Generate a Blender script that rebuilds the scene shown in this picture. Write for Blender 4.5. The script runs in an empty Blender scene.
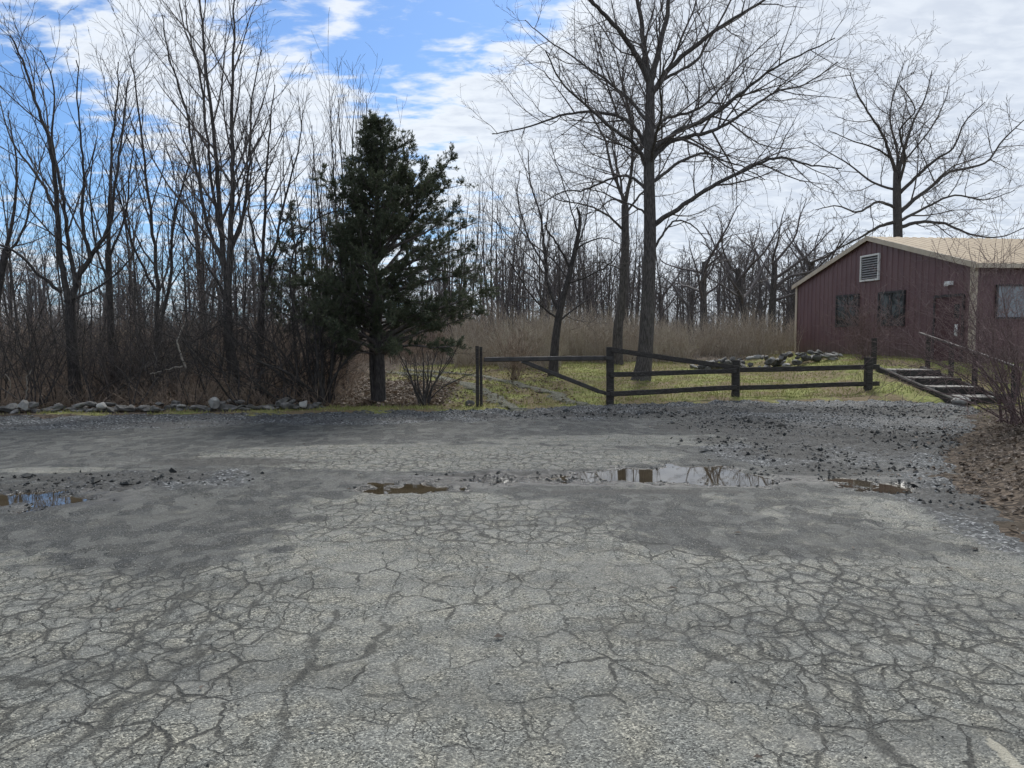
import bpy, math, random
import numpy as np
from mathutils import Vector, noise as mnoise

SC = bpy.context.scene
COL = SC.collection
R = math.radians
rng0 = random.Random(7)
npr = np.random.default_rng(11)

# ------------------------------------------------------------------ camera
F = 760.0
CAMH = 1.6
PITCH = math.atan(51.0 / F)
cd = bpy.data.cameras.new('camera')
cam = bpy.data.objects.new('camera', cd)
COL.objects.link(cam)
cam.location = (0, 0, CAMH)
cam.rotation_euler = (math.pi / 2 - PITCH, 0, 0)
cd.sensor_width = 36
cd.lens = F / 1024 * 36
cd.clip_start = 0.05
cd.clip_end = 4000
SC.camera = cam


def ray(px, py):
    a = (px - 512) / F
    b = (384 - py) / F
    return Vector((a, math.cos(PITCH) + b * math.sin(PITCH), -math.sin(PITCH) + b * math.cos(PITCH)))


def at(px, py, Y):
    """the real point seen at a pixel of the photograph, at depth Y metres"""
    d = ray(px, py)
    return Vector((0, 0, CAMH)) + d * (Y / d.y)


def gp(px, py, z=0.0):
    d = ray(px, py)
    return Vector((0, 0, CAMH)) + d * ((z - CAMH) / d.z)


def X_at(px, Y):
    return (px - 512) / F * Y / math.cos(PITCH) * 1.0


# ------------------------------------------------------------------ terrain
def sst(x, a, b):
    t = np.clip((np.asarray(x, float) - a) / (b - a), 0, 1)
    return t * t * (3 - 2 * t)


EX = [-60, -9.6, -4, 0, 2.2, 5.4, 8.8, 10.4, 13, 60]
EY = [12.6, 14.6, 15.2, 15.9, 16.9, 17.9, 18.1, 17.2, 16.8, 16.5]
RY = [-20, 2, 5.0, 5.9, 7.3, 8.3, 11.4, 15.8, 20]
RX = [4.6, 4.6, 4.3, 4.25, 4.4, 4.9, 6.9, 9.8, 11]


def lot_s(x, y):
    """metres inside the edge of the lot (negative outside)"""
    return np.minimum(np.interp(x, EX, EY) - y, np.interp(y, RY, RX) - x)


_nz = [(npr.uniform(-1, 1, 2), npr.uniform(0, 6.28)) for _ in range(48)]


def fnoise(x, y, freq, octs=3, seed=0):
    """cheap smooth band noise, about -1..1"""
    out = np.zeros_like(np.asarray(x, float))
    amp = 1.0
    k = seed * 5
    for o in range(octs):
        for j in range(5):
            v, ph = _nz[(k + o * 7 + j * 3) % 48]
            n = math.hypot(v[0], v[1]) + 1e-3
            fr = freq * (2 ** o) * (0.7 + 0.6 * abs(v[0]))
            out = out + amp * 0.33 * np.sin((v[0] * x + v[1] * y) / n * fr * 6.28 + ph + 1.3 * np.sin((v[1] * x - v[0] * y) / n * fr * 4.1 + ph * 2))
        amp *= 0.5
    return out


def H0(x, y):
    x = np.asarray(x, float)
    y = np.asarray(y, float)
    w = sst((x - 8.0) / (1.9 + 1.7 * sst(y, 20.5, 24)), 0, 1)
    r = np.clip(0.15 * (y - 16.7), 0, 0.8)
    l = np.clip(0.042 * (y - 17), 0, 0.85) * sst(x, -6, 1) + np.clip(0.02 * (y - 17), 0, 0.5) * (1 - sst(x, -6, 1))
    h = w * r + (1 - w) * l
    s = lot_s(x, y)
    bank = sst(-s, 0.0, 2.2) * sst(x, 3, 5) * (1 - sst(y, 13, 17)) * 0.62
    return h + bank


def H(x, y):
    return float(H0(x, y))


def Hg(x, y):
    """height of the soil sheet"""
    x = np.asarray(x, float); y = np.asarray(y, float)
    s = lot_s(x, y) + 0.26 * fnoise(x, y, 0.5, 4, 1)
    z = H0(x, y) + 0.02 * fnoise(x, y, 0.35, 3, 2) + 0.012 * fnoise(x, y, 2.2, 2, 4) + 0.015
    z = z * 1.0 - 0.22 * sst(s, 0.0, 1.2)
    far = sst(np.hypot(x, y), 120, 400)
    return z * (1 - far)


# ------------------------------------------------------------------ mesh helpers
def mesh_np(name, V, Fq, mat, parent=None, smooth=True, quads=True, loc=None):
    V = np.asarray(V, np.float32)
    Fq = np.asarray(Fq, np.int32)
    me = bpy.data.meshes.new(name)
    me.vertices.add(len(V))
    me.vertices.foreach_set('co', V.ravel())
    k = Fq.shape[1]
    me.loops.add(Fq.size)
    me.loops.foreach_set('vertex_index', Fq.ravel())
    me.polygons.add(len(Fq))
    me.polygons.foreach_set('loop_start', np.arange(0, Fq.size, k, dtype=np.int32))
    me.polygons.foreach_set('loop_total', np.full(len(Fq), k, np.int32))
    me.polygons.foreach_set('use_smooth', np.full(len(Fq), smooth))
    me.update(calc_edges=True)
    me.materials.append(mat)
    o = bpy.data.objects.new(name, me)
    COL.objects.link(o)
    if parent:
        o.parent = parent
    if loc is not None:
        o.location = loc
    return o


class MB:
    """polygon soup of mixed sizes -> one mesh object"""
    def __init__(s):
        s.v = []
        s.f = []

    def box(s, x0, x1, y0, y1, z0, z1):
        b = len(s.v)
        s.v += [(x0, y0, z0), (x1, y0, z0), (x1, y1, z0), (x0, y1, z0), (x0, y0, z1), (x1, y0, z1), (x1, y1, z1), (x0, y1, z1)]
        s.f += [tuple(b + i for i in q) for q in ((0, 3, 2, 1), (4, 5, 6, 7), (0, 1, 5, 4), (1, 2, 6, 5), (2, 3, 7, 6), (3, 0, 4, 7))]

    def poly(s, pts):
        b = len(s.v)
        s.v += [tuple(p) for p in pts]
        s.f.append(tuple(range(b, b + len(pts))))

    def timber(s, p0, p1, w, h, seg=10, jit=0.006, seed=0, sag=0.0):
        """weathered beam of cross section w (across) by h (up) between two points"""
        r = random.Random(seed)
        p0 = Vector(p0); p1 = Vector(p1)
        t = (p1 - p0).normalized()
        side = t.cross(Vector((0, 0, 1)))
        if side.length < 0.2:
            side = Vector((1, 0, 0))
        side.normalize()
        up = side.cross(t).normalized()
        b = len(s.v)
        c = 0.14
        prof = [(-.5, -.5 + c), (-.5 + c, -.5), (.5 - c, -.5), (.5, -.5 + c), (.5, .5 - c), (.5 - c, .5), (-.5 + c, .5), (-.5, .5 - c)]
        wob = [r.uniform(-1, 1) for _ in range(8)]
        for i in range(seg + 1):
            f = i / seg
            c0 = p0.lerp(p1, f) + up * (-sag * 4 * f * (1 - f)) + side * math.sin(f * 5 + wob[0]) * jit * .6 + up * math.sin(f * 7 + wob[1] * 3) * jit * .6
            for a, q in prof:
                s.v.append(tuple(c0 + side * (a * w + r.uniform(-jit, jit) * .5) + up * (q * h + r.uniform(-jit, jit) * .5)))
        for i in range(seg):
            for k in range(8):
                a = b + i * 8 + k; a2 = b + i * 8 + (k + 1) % 8
                s.f.append((a, a2, a2 + 8, a + 8))
        s.f.append(tuple(b + k for k in range(7, -1, -1)))
        s.f.append(tuple(b + seg * 8 + k for k in range(8)))

    def build(s, name, mat, parent=None, smooth=False, loc=None):
        me = bpy.data.meshes.new(name)
        me.from_pydata(s.v, [], s.f)
        me.update()
        me.materials.append(mat)
        if smooth:
            me.polygons.foreach_set('use_smooth', [True] * len(me.polygons))
        o = bpy.data.objects.new(name, me)
        COL.objects.link(o)
        if parent:
            o.parent = parent
        if loc is not None:
            o.location = loc
        return o


class Tubes:
    def __init__(s):
        s.g = {}
        s.n = 0

    def add(s, pts, rad, sides):
        s.g.setdefault((len(pts), sides), []).append((pts, rad))
        s.n += 1

    def arrays(s):
        VV = []; FF = []; base = 0
        for (n, k), lst in s.g.items():
            P = np.array([a[0] for a in lst], float)
            Rr = np.array([a[1] for a in lst], float)
            B = len(lst)
            T = np.empty_like(P)
            T[:, 1:-1] = P[:, 2:] - P[:, :-2]
            T[:, 0] = P[:, 1] - P[:, 0]
            T[:, -1] = P[:, -1] - P[:, -2]
            T /= np.linalg.norm(T, axis=2, keepdims=True) + 1e-9
            m = P[:, -1] - P[:, 0]
            m /= np.linalg.norm(m, axis=1, keepdims=True) + 1e-9
            ref = np.where(np.abs(m[:, 2:3]) < 0.7, np.array([[0, 0, 1.]]), np.array([[1., 0, 0]]))
            ref = np.repeat(ref[:, None, :], n, axis=1)
            U = np.cross(T, ref)
            U /= np.linalg.norm(U, axis=2, keepdims=True) + 1e-9
            W = np.cross(T, U)
            a = np.arange(k) / k * 2 * np.pi
            V = P[:, :, None, :] + Rr[:, :, None, None] * (np.cos(a)[None, None, :, None] * U[:, :, None, :] + np.sin(a)[None, None, :, None] * W[:, :, None, :])
            VV.append(V.reshape(-1, 3))
            i = np.arange(B)[:, None, None] * (n * k)
            j = np.arange(n - 1)[None, :, None] * k
            q = np.arange(k)[None, None, :]
            q2 = (q + 1) % k
            f = np.stack([i + j + q, i + j + q2, i + j + k + q2, i + j + k + q], -1).reshape(-1, 4) + base
            FF.append(f)
            base += B * n * k
        return np.concatenate(VV), np.concatenate(FF)

    def build(s, name, mat, parent=None, loc=None):
        V, Fq = s.arrays()
        return mesh_np(name, V, Fq, mat, parent, True, True, loc)


def tag(o, label=None, cat=None, group=None, kind=None):
    if label: o['label'] = label
    if cat: o['category'] = cat
    if group: o['group'] = group
    if kind: o['kind'] = kind
    return o


def empty(name, loc, rz=0.0):
    o = bpy.data.objects.new(name, None)
    COL.objects.link(o)
    o.location = loc
    o.rotation_euler = (0, 0, rz)
    o.empty_display_size = 0.3
    return o


def copy_tree(o, parent=None):
    c = o.copy()
    COL.objects.link(c)
    c.parent = parent
    for ch in list(o.children):
        copy_tree(ch, c)
    return c


# ------------------------------------------------------------------ node helpers
class NT:
    def __init__(s, name, world=False):
        if world:
            s.m = bpy.data.worlds.new(name)
        else:
            s.m = bpy.data.materials.new(name)
        s.m.use_nodes = True
        s.t = s.m.node_tree
        s.t.nodes.clear()

    def n(s, typ, **kw):
        nd = s.t.nodes.new(typ)
        for k, v in kw.items():
            if k.startswith('i_'):
                nd.inputs[int(k[2:])].default_value = v
            else:
                setattr(nd, k, v)
        return nd

    def L(s, a, b):
        s.t.links.new(a, b)

    def setin(s, nd, key, val):
        if hasattr(val, 'is_linked') or isinstance(val, bpy.types.NodeSocket):
            s.L(val, nd.inputs[key])
        else:
            nd.inputs[key].default_value = val

    def math(s, op, a, b=0.0, c=None, clamp=False):
        nd = s.n('ShaderNodeMath', operation=op, use_clamp=clamp)
        s.setin(nd, 0, a)
        s.setin(nd, 1, b)
        if c is not None: s.setin(nd, 2, c)
        return nd.outputs[0]

    def vmath(s, op, a, b=(0, 0, 0), scale=None):
        nd = s.n('ShaderNodeVectorMath', operation=op)
        s.setin(nd, 0, a)
        s.setin(nd, 1, b)
        if scale is not None: s.setin(nd, 'Scale', scale)
        return nd.outputs['Value' if op in ('DISTANCE', 'LENGTH', 'DOT_PRODUCT') else 'Vector']

    def noise(s, vec, scale, detail=3, rough=0.5, dist=0.0, out='Fac'):
        nd = s.n('ShaderNodeTexNoise')
        if vec is not None: s.L(vec, nd.inputs['Vector'])
        nd.inputs['Scale'].default_value = scale
        nd.inputs['Detail'].default_value = detail
        nd.inputs['Roughness'].default_value = rough
        nd.inputs['Distortion'].default_value = dist
        return nd.outputs[out]

    def vor(s, vec, scale, feature='F1', out='Distance', rand=1.0, dim='3D'):
        nd = s.n('ShaderNodeTexVoronoi', feature=feature, voronoi_dimensions=dim)
        if vec is not None: s.L(vec, nd.inputs['Vector'])
        nd.inputs['Scale'].default_value = scale
        nd.inputs['Randomness'].default_value = rand
        return nd.outputs[out]

    def mr(s, v, a, b, c=0.0, d=1.0, smooth=True):
        nd = s.n('ShaderNodeMapRange', interpolation_type='SMOOTHSTEP' if smooth else 'LINEAR')
        s.setin(nd, 0, v)
        for i, x in enumerate((a, b, c, d)):
            s.setin(nd, i + 1, x)
        return nd.outputs[0]

    def mix(s, f, a, b, blend='MIX'):
        nd = s.n('ShaderNodeMix', data_type='RGBA', blend_type=blend)
        s.setin(nd, 0, f)
        for i, x in ((6, a), (7, b)):
            if isinstance(x, (tuple, list)):
                nd.inputs[i].default_value = (*x[:3], 1)
            else:
                s.L(x, nd.inputs[i])
        return nd.outputs[2]

    def ramp(s, f, stops):
        nd = s.n('ShaderNodeValToRGB')
        s.L(f, nd.inputs[0])
        e = nd.color_ramp.elements
        while len(e) < len(stops): e.new(0.5)
        for el, (p, c) in zip(e, stops):
            el.position = p
            el.color = (*c, 1)
        return nd.outputs[0]

    def attr(s, name):
        return s.n('ShaderNodeAttribute', attribute_name=name).outputs['Fac']

    def bump(s, h, strength=0.5, dist=0.02, normal=None):
        nd = s.n('ShaderNodeBump')
        nd.inputs['Strength'].default_value = strength
        nd.inputs['Distance'].default_value = dist
        s.L(h, nd.inputs['Height'])
        if normal: s.L(normal, nd.inputs['Normal'])
        return nd.outputs[0]

    def out(s, col, rough=0.8, normal=None, spec=0.5, metallic=0.0, ior=None, trans=None):
        p = s.n('ShaderNodeBsdfPrincipled')
        if isinstance(col, (tuple, list)): p.inputs['Base Color'].default_value = (*col[:3], 1)
        else: s.L(col, p.inputs['Base Color'])
        s.setin(p, 'Roughness', rough)
        p.inputs['Specular IOR Level'].default_value = spec
        p.inputs['Metallic'].default_value = metallic
        if ior: p.inputs['IOR'].default_value = ior
        if trans: p.inputs['Transmission Weight'].default_value = trans
        if normal: s.L(normal, p.inputs['Normal'])
        o = s.n('ShaderNodeOutputMaterial')
        s.L(p.outputs[0], o.inputs[0])
        return s.m

    def obj(s):
        return s.n('ShaderNodeTexCoord').outputs['Object']

    def pos(s):
        return s.n('ShaderNodeNewGeometry').outputs['Position']


def m_bark(name, dark, light, scale=9, rough=0.9):
    n = NT(name)
    o = n.obj()
    mp = n.n('ShaderNodeMapping')
    n.L(o, mp.inputs[0]); mp.inputs['Scale'].default_value = (1, 1, 0.18)
    a = n.noise(mp.outputs[0], scale * 4, 5, 0.65)
    b = n.noise(o, 1.4, 3, 0.5)
    info = n.n('ShaderNodeObjectInfo').outputs['Random']
    c = n.mix(n.mr(a, .35, .68), dark, light)
    c = n.mix(n.math('MULTIPLY', n.mr(b, .5, .75), .35), c, (light[0] * 1.1, light[1] * 1.2, light[2] * 1.05))
    c = n.mix(n.math('MULTIPLY', info, .35), c, (dark[0] * .8, dark[1] * .8, dark[2] * .85))
    return n.out(c, rough, n.bump(a, 0.7, 0.03), spec=0.25)


def m_simple(name, c1, c2, scale, rough=0.8, bump=0.3, spec=0.3, detail=4, bd=0.01, metallic=0.0):
    n = NT(name)
    o = n.obj()
    a = n.noise(o, scale, detail, 0.6)
    c = n.mix(n.mr(a, .3, .7), c1, c2)
    return n.out(c, rough, n.bump(a, bump, bd) if bump else None, spec=spec, metallic=metallic)


M = {}
M['bark'] = m_bark('grey_bark', (.045, .041, .038), (.14, .127, .118))
M['bark_dark'] = m_bark('dark_bark', (.034, .031, .03), (.11, .098, .09))
M['twig'] = m_bark('twig_bark', (.085, .073, .068), (.18, .158, .147))
M['twig_far'] = m_bark('distant_twig_bark', (.09, .08, .08), (.17, .15, .145))
M['twig_red'] = m_bark('reddish_stem_bark', (.12, .082, .078), (.32, .235, .215))
M['stem_tan'] = m_bark('dry_stem', (.32, .265, .205), (.60, .53, .44), 3)
M['brush'] = m_bark('brush_stem', (.16, .118, .09), (.44, .34, .26), 3)
M['pale_wood'] = m_simple('bleached_wood', (.22, .2, .17), (.38, .35, .3), 14)
M['timber'] = None


def mat_timber():
    n = NT('weathered_dark_timber')
    o = n.obj()
    mp = n.n('ShaderNodeMapping'); n.L(o, mp.inputs[0]); mp.inputs['Scale'].default_value = (1.0, 6, 9)
    g = n.noise(mp.outputs[0], 5, 6, .7)
    b = n.noise(o, 1.7, 4, .6)
    c = n.ramp(g, [(0.25, (.018, .016, .015)), (.52, (.042, .038, .034)), (.75, (.12, .11, .10))])
    c = n.mix(n.mr(b, .52, .75), c, (.05, .055, .04))
    return n.out(c, .85, n.bump(g, .6, .01), spec=.25)


M['timber'] = mat_timber()


def mat_foliage(name, c1, c2, c3):
    n = NT(name)
    o = n.obj()
    a = n.noise(o, 1.3, 3, .6)
    b = n.noise(o, 16, 2, .6)
    c = n.mix(n.mr(a, .35, .65), c1, c2)
    c = n.mix(n.mr(b, .5, .75), c, c3)
    p = n.n('ShaderNodeBsdfPrincipled')
    n.L(c, p.inputs['Base Color']); p.inputs['Roughness'].default_value = .65
    p.inputs['Specular IOR Level'].default_value = .3
    t = n.n('ShaderNodeBsdfTranslucent'); n.L(c, t.inputs[0])
    mx = n.n('ShaderNodeMixShader'); mx.inputs[0].default_value = .18
    n.L(p.outputs[0], mx.inputs[1]); n.L(t.outputs[0], mx.inputs[2])
    out = n.n('ShaderNodeOutputMaterial'); n.L(mx.outputs[0], out.inputs[0])
    return n.m


M['cedar'] = mat_foliage('cedar_foliage', (.06, .075, .045), (.09, .105, .062), (.15, .15, .09))
M['grass'] = mat_foliage('grass_blade', (.17, .20, .055), (.31, .29, .11), (.42, .37, .2))
M['leaf'] = mat_foliage('dead_leaf', (.06, .047, .038), (.12, .092, .072), (.30, .24, .19))
M['leaf_wood'] = mat_foliage('wood_floor_leaf', (.085, .06, .042), (.15, .105, .07), (.24, .18, .13))


def mat_rock(name, c1, c2, moss):
    n = NT(name)
    o = n.obj()
    rnd = n.n('ShaderNodeObjectInfo').outputs['Random']
    a = n.noise(n.vmath('ADD', o, n.vmath('SCALE', (37, 11, 5), scale=rnd)), 5, 6, .65)
    b = n.noise(o, 3.1, 4, .6)
    c = n.mix(n.mr(a, .3, .7), c1, c2)
    c = n.mix(n.math('MULTIPLY', rnd, .55), c, (c1[0] * .7, c1[1] * .7, c1[2] * .7))
    c = n.mix(n.mr(b, .55, .7, 0, moss), c, (.06, .07, .03))
    return n.out(c, .85, n.bump(a, .7, .03), spec=.3)


M['rock'] = mat_rock('wall_stone', (.06, .058, .054), (.25, .24, .225), .5)
M['rock_pale'] = mat_rock('pale_stone', (.22, .215, .2), (.46, .45, .42), .1)


# ------------------------------------------------------------------ sky and light
SUN_EL, SUN_AZ = R(46), R(14)


def make_world():
    n = NT('World', True)
    SC.world = n.m
    d = n.n('ShaderNodeTexCoord').outputs['Generated']
    sky = n.n('ShaderNodeTexSky', sky_type='NISHITA')
    sky.sun_disc = False
    sky.sun_elevation = SUN_EL
    sky.sun_rotation = SUN_AZ
    sky.air_density = 1.0
    sky.dust_density = 0.6
    sky.ozone_density = 2.2
    sp = n.n('ShaderNodeSeparateXYZ'); n.L(d, sp.inputs[0])
    z = n.math('MAXIMUM', sp.outputs[2], 0.0)
    k = n.math('ADD', z, 0.16)
    cx = n.n('ShaderNodeCombineXYZ')
    n.L(n.math('DIVIDE', sp.outputs[0], k), cx.inputs[0])
    n.L(n.math('DIVIDE', sp.outputs[1], k), cx.inputs[1])
    uv = cx.outputs[0]
    mp = n.n('ShaderNodeMapping'); n.L(uv, mp.inputs[0]); mp.inputs['Rotation'].default_value = (0, 0, .35)
    mp.inputs['Scale'].default_value = (.8, 1.3, 1)
    big = n.noise(mp.outputs[0], 1.3, 4, .58, .3)
    fine = n.noise(mp.outputs[0], 5.2, 6, .62, .5)
    rip = n.noise(mp.outputs[0], 14, 4, .55, .3)
    cov = n.math('ADD', n.math('MULTIPLY', big, .5), n.math('MULTIPLY', fine, .5))
    cov = n.math('ADD', cov, n.math('MULTIPLY', n.math('SUBTRACT', rip, .5), .5))

    def spot(px, py, rpx, w):
        c = ray(px, py).normalized()
        dist = n.vmath('DISTANCE', d, tuple(c))
        return n.mr(dist, rpx / 800.0, 0.0, 0.0, w)
    bias = None
    for s in [(480, 15, 150, -.26), (330, 40, 110, -.10), (10, 110, 120, -.08), (390, 60, 90, -.10), (330, 50, 80, -.12), (545, 0, 80, -.14), (250, 20, 70, -.10), (10, 90, 100, -.12), (60, 170, 160, -.08),
              (200, 230, 220, -.04), (90, 5, 40, -.12), (100, 280, 250, -.04),
              (340, 20, 26, .2), (130, 45, 130, .16), (330, 82, 80, .10), (250, 130, 120, .12), (500, 90, 150, .18), (600, 180, 180, .10),
              (900, 60, 420, .22), (740, 60, 300, .18), (1500, 0, 700, .18), (-600, 100, 500, .1),
              (430, 135, 60, -.08), (690, 122, 50, -.10), (820, 118, 50, -.10), (800, 200, 60, -.05)]:
        v = spot(*s)
        bias = v if bias is None else n.math('ADD', bias, v)
    cov = n.math('ADD', cov, bias)
    cl = n.mr(cov, .355, .56)
    thick = n.mr(cov, .50, .80)
    # cloud brightness: white, greyer where thick, brighter towards the sun
    sv = (math.sin(SUN_AZ) * math.cos(SUN_EL), math.cos(SUN_AZ) * math.cos(SUN_EL), math.sin(SUN_EL))
    sd = n.mr(n.vmath('DISTANCE', d, sv), 1.3, .2, 0, 1)
    shade = n.mix(n.math('MULTIPLY', thick, n.mr(rip, .3, .7, .35, .95)), (8.0, 8.5, 9.1), (5.2, 5.8, 6.8))
    shade = n.mix(n.math('MULTIPLY', sd, .35), shade, (8.6, 8.9, 9.2))
    hor = n.mr(sp.outputs[2], .30, 0.0, 0, .35)
    skyc = n.mix(hor, sky.outputs[0], (4.4, 5.6, 7.2))
    bl = n.mix(1.0, skyc, (.70, .93, 1.20), 'MULTIPLY')
    col = n.mix(n.math('MULTIPLY', cl, .94), bl, shade)
    bg = n.n('ShaderNodeBackground'); n.L(col, bg.inputs[0]); bg.inputs[1].default_value = 0.085
    o = n.n('ShaderNodeOutputWorld'); n.L(bg.outputs[0], o.inputs[0])


make_world()
sl = bpy.data.lights.new('sun', 'SUN')
sl.energy = 2.9
sl.angle = R(11)
sl.color = (1, .98, .93)
so = bpy.data.objects.new('sun', sl)
COL.objects.link(so)
so.rotation_euler = (math.pi / 2 - SUN_EL, 0, math.pi - SUN_AZ)
so.location = (20, 60, 60)

# ------------------------------------------------------------------ ground sheets
def grid(xs, ys, zf):
    Xg, Yg = np.meshgrid(xs, ys)
    Z = zf(Xg, Yg)
    V = np.stack([Xg, Yg, Z], -1).reshape(-1, 3)
    nx, ny = len(xs), len(ys)
    i = np.arange(ny - 1)[:, None] * nx + np.arange(nx - 1)[None, :]
    f = np.stack([i, i + 1, i + nx + 1, i + nx], -1).reshape(-1, 4)
    return V, f, Xg, Yg


def cat(*a):
    return np.unique(np.round(np.concatenate(a), 4))


def add_attr(o, name, arr):
    at_ = o.data.attributes.new(name, 'FLOAT', 'POINT')
    at_.data.foreach_set('value', np.asarray(arr, np.float32).ravel())


def blob(x, y, px, py, rx, ry, rot=0.0, soft=0.6):
    c = gp(px, py)
    a = rx * c.y / F
    b = ry * c.y ** 2 / (CAMH * F)
    dx = x - c.x; dy = y - c.y
    q = np.sqrt((dx / a) ** 2 + (dy / b) ** 2)
    return 1 - sst(q, 1 - soft, 1 + soft)


def mat_ground():
    n = NT('wood_floor_and_lawn')
    p = n.pos()
    g = n.attr('lawn')
    a = n.noise(p, .9, 5, .6)
    b = n.noise(p, 9, 5, .7)
    f = n.vor(p, 22, 'F1', 'Color')
    fv = n.n('ShaderNodeSeparateColor'); n.L(f, fv.inputs[0])
    litter = n.ramp(fv.outputs[0], [(0, (.03, .024, .019)), (.5, (.07, .053, .04)), (1, (.15, .118, .09))])
    litter = n.mix(n.mr(a, .45, .7), litter, (.05, .04, .028))
    grs = n.mix(n.mr(b, .35, .65), (.14, .165, .045), (.27, .265, .10))
    grs = n.mix(n.mr(a, .40, .56), grs, (.17, .13, .08))
    gm = n.mr(n.math('ADD', g, n.math('MULTIPLY', n.math('SUBTRACT', b, .5), .6)), .4, .62)
    c = n.mix(gm, litter, grs)
    hh = n.math('ADD', fv.outputs[0], b)
    return n.out(c, .95, n.bump(hh, .8, .04), spec=.15)


xs = cat(np.arange(-30, 30, .25), np.linspace(-900, -30, 40), np.linspace(30, 900, 40), np.arange(3, 9, .08))
ys = cat(np.arange(0, 36, .2), np.linspace(-300, 0, 20), np.linspace(36, 80, 60), np.linspace(80, 900, 50), np.arange(13.5, 19, .08))
V, Fq, Xg, Yg = grid(xs, ys, Hg)
V = V
ground = mesh_np('ground', V, Fq, mat_ground())
tag(ground, 'soil with leaf litter and thin winter lawn around the lot', kind='structure')


def lawn_mask(x, y):
    m = sst(x, -2.5, -0.4) * (1 - sst(y, 27, 31 + 0 * x)) * sst(y, 14, 15)
    m = np.maximum(m, 0.9 * sst(x, -8, -3) * (1 - sst(y - (13.6 + .1 * x + 2.2), .5, 1.4)))
    m = np.maximum(m, (1 - sst(np.abs(y - (25.5 - .15 * x)), 2.5, 4)) * sst(x, -6, -2) * (1 - sst(x, 12, 16)))
    verge = (1 - sst(np.abs(lot_s(x, y) + .35), .3, .9)) * .62 * (1 - sst(x, 9.5, 11)) * sst(y, 13.2, 14.2) * sst(fnoise(x, y, .4, 3, 9), -.5, .3)
    m = np.maximum(m, verge)
    m = np.maximum(m, .75 * sst(x, 8, 10) * sst(y, 16, 18))
    m = m * (1 - (1 - sst(y, 15, 17)) * sst(x, 3, 4))
    return m


add_attr(ground, 'lawn', lawn_mask(Xg, Yg))

PUD = [  # px, py, rx, ry, depth
    (665, 474, 80, 7.2, .055), (735, 477, 42, 6.6, .05), (622, 476, 34, 5, .045), (560, 477, 40, 2.6, .032),
    (398, 488, 36, 4.2, .055), (440, 487, 26, 3, .040),
    (24, 498, 62, 8, .075), (-60, 499, 90, 8, .075),
    (850, 480, 30, 4.0, .040), (888, 487, 34, 4.6, .038),
    (700, 469, 40, 5, .045), (500, 480, 30, 2.2, .03)]


def pud_field(x, y):
    h = np.zeros_like(np.asarray(x, float))
    xx = x + .10 * fnoise(x, y, 1.3, 4, 3)
    yy = y + .16 * fnoise(x, y, 1.1, 4, 6)
    for a in PUD:
        h = np.maximum(h, a[4] * blob(xx, yy, *a[:4], soft=.55))
    return h


def grav_mask(x, y):
    e = np.interp(x, EX, EY)
    yy = y + .35 * fnoise(x, y, .35, 3, 5)
    wdt = 1.9 + 1.1 * sst(x, -2, 8)
    m = sst(yy, e - wdt - 1.0, e - wdt + .6)
    m = np.maximum(m, .95 * blob(x, yy, 860, 430, 150, 26, soft=.5))
    m = np.maximum(m, .8 * blob(x, yy, 790, 455, 90, 16, soft=.6))
    m = np.maximum(m, .8 * blob(x, yy, 150, 483, 110, 8, soft=.6))
    m = np.maximum(m, .7 * blob(x, yy, 490, 478, 140, 6, soft=.7))
    m = np.maximum(m, .85 * sst(-lot_s(x, y), -1.3, -.2) * (1 - sst(y, 12, 14)) * sst(x, 2, 3))
    return m


def lot_z(x, y):
    g = grav_mask(x, y)
    z = .006 * fnoise(x, y, .5, 3, 2) + .004 * fnoise(x, y, 3.0, 3, 7) + g * (.022 * fnoise(x, y, 1.1, 3, 8) + .012 * fnoise(x, y, 5.5, 2, 9) + .012)
    z = z - pud_field(x, y)
    z = z - .10 * sst(-lot_s(x, y) - .1 * fnoise(x, y, .9, 3, 1), -.2, .5) - .3 * sst(-lot_s(x, y), .4, 1.4)
    return z


# long open cracks in the asphalt, as polylines on the ground
LONG = [[(262, 768), (283, 720), (312, 668), (322, 640), (326, 612)], [(318, 672), (350, 655), (372, 640), (392, 612), (398, 590)],
        [(0, 740), (40, 700), (96, 690), (130, 655), (165, 612), (200, 585)], [(0, 680), (60, 682), (100, 668)], [(60, 768), (130, 700), (190, 660), (240, 610), (300, 570)], [(900, 768), (860, 720), (850, 690)],
        [(1024, 720), (985, 702), (930, 665), (905, 655), (880, 625), (830, 588)],
        [(770, 690), (740, 670), (700, 655), (640, 640)], [(280, 540), (360, 545), (430, 538), (520, 544), (600, 540), (680, 546)]]


def seg_dist(x, y):
    out = np.full_like(x, 9.0)
    xx = x + .05 * fnoise(x, y, 1.1, 4, 2); yy = y + .06 * fnoise(x, y, 1.3, 4, 5)
    for pl in LONG:
        pts = [gp(*p) for p in pl]
        for a, b in zip(pts, pts[1:]):
            dx, dy = b.x - a.x, b.y - a.y
            t = np.clip(((xx - a.x) * dx + (yy - a.y) * dy) / (dx * dx + dy * dy), 0, 1)
            out = np.minimum(out, np.hypot(xx - a.x - t * dx, yy - a.y - t * dy))
    return out


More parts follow.
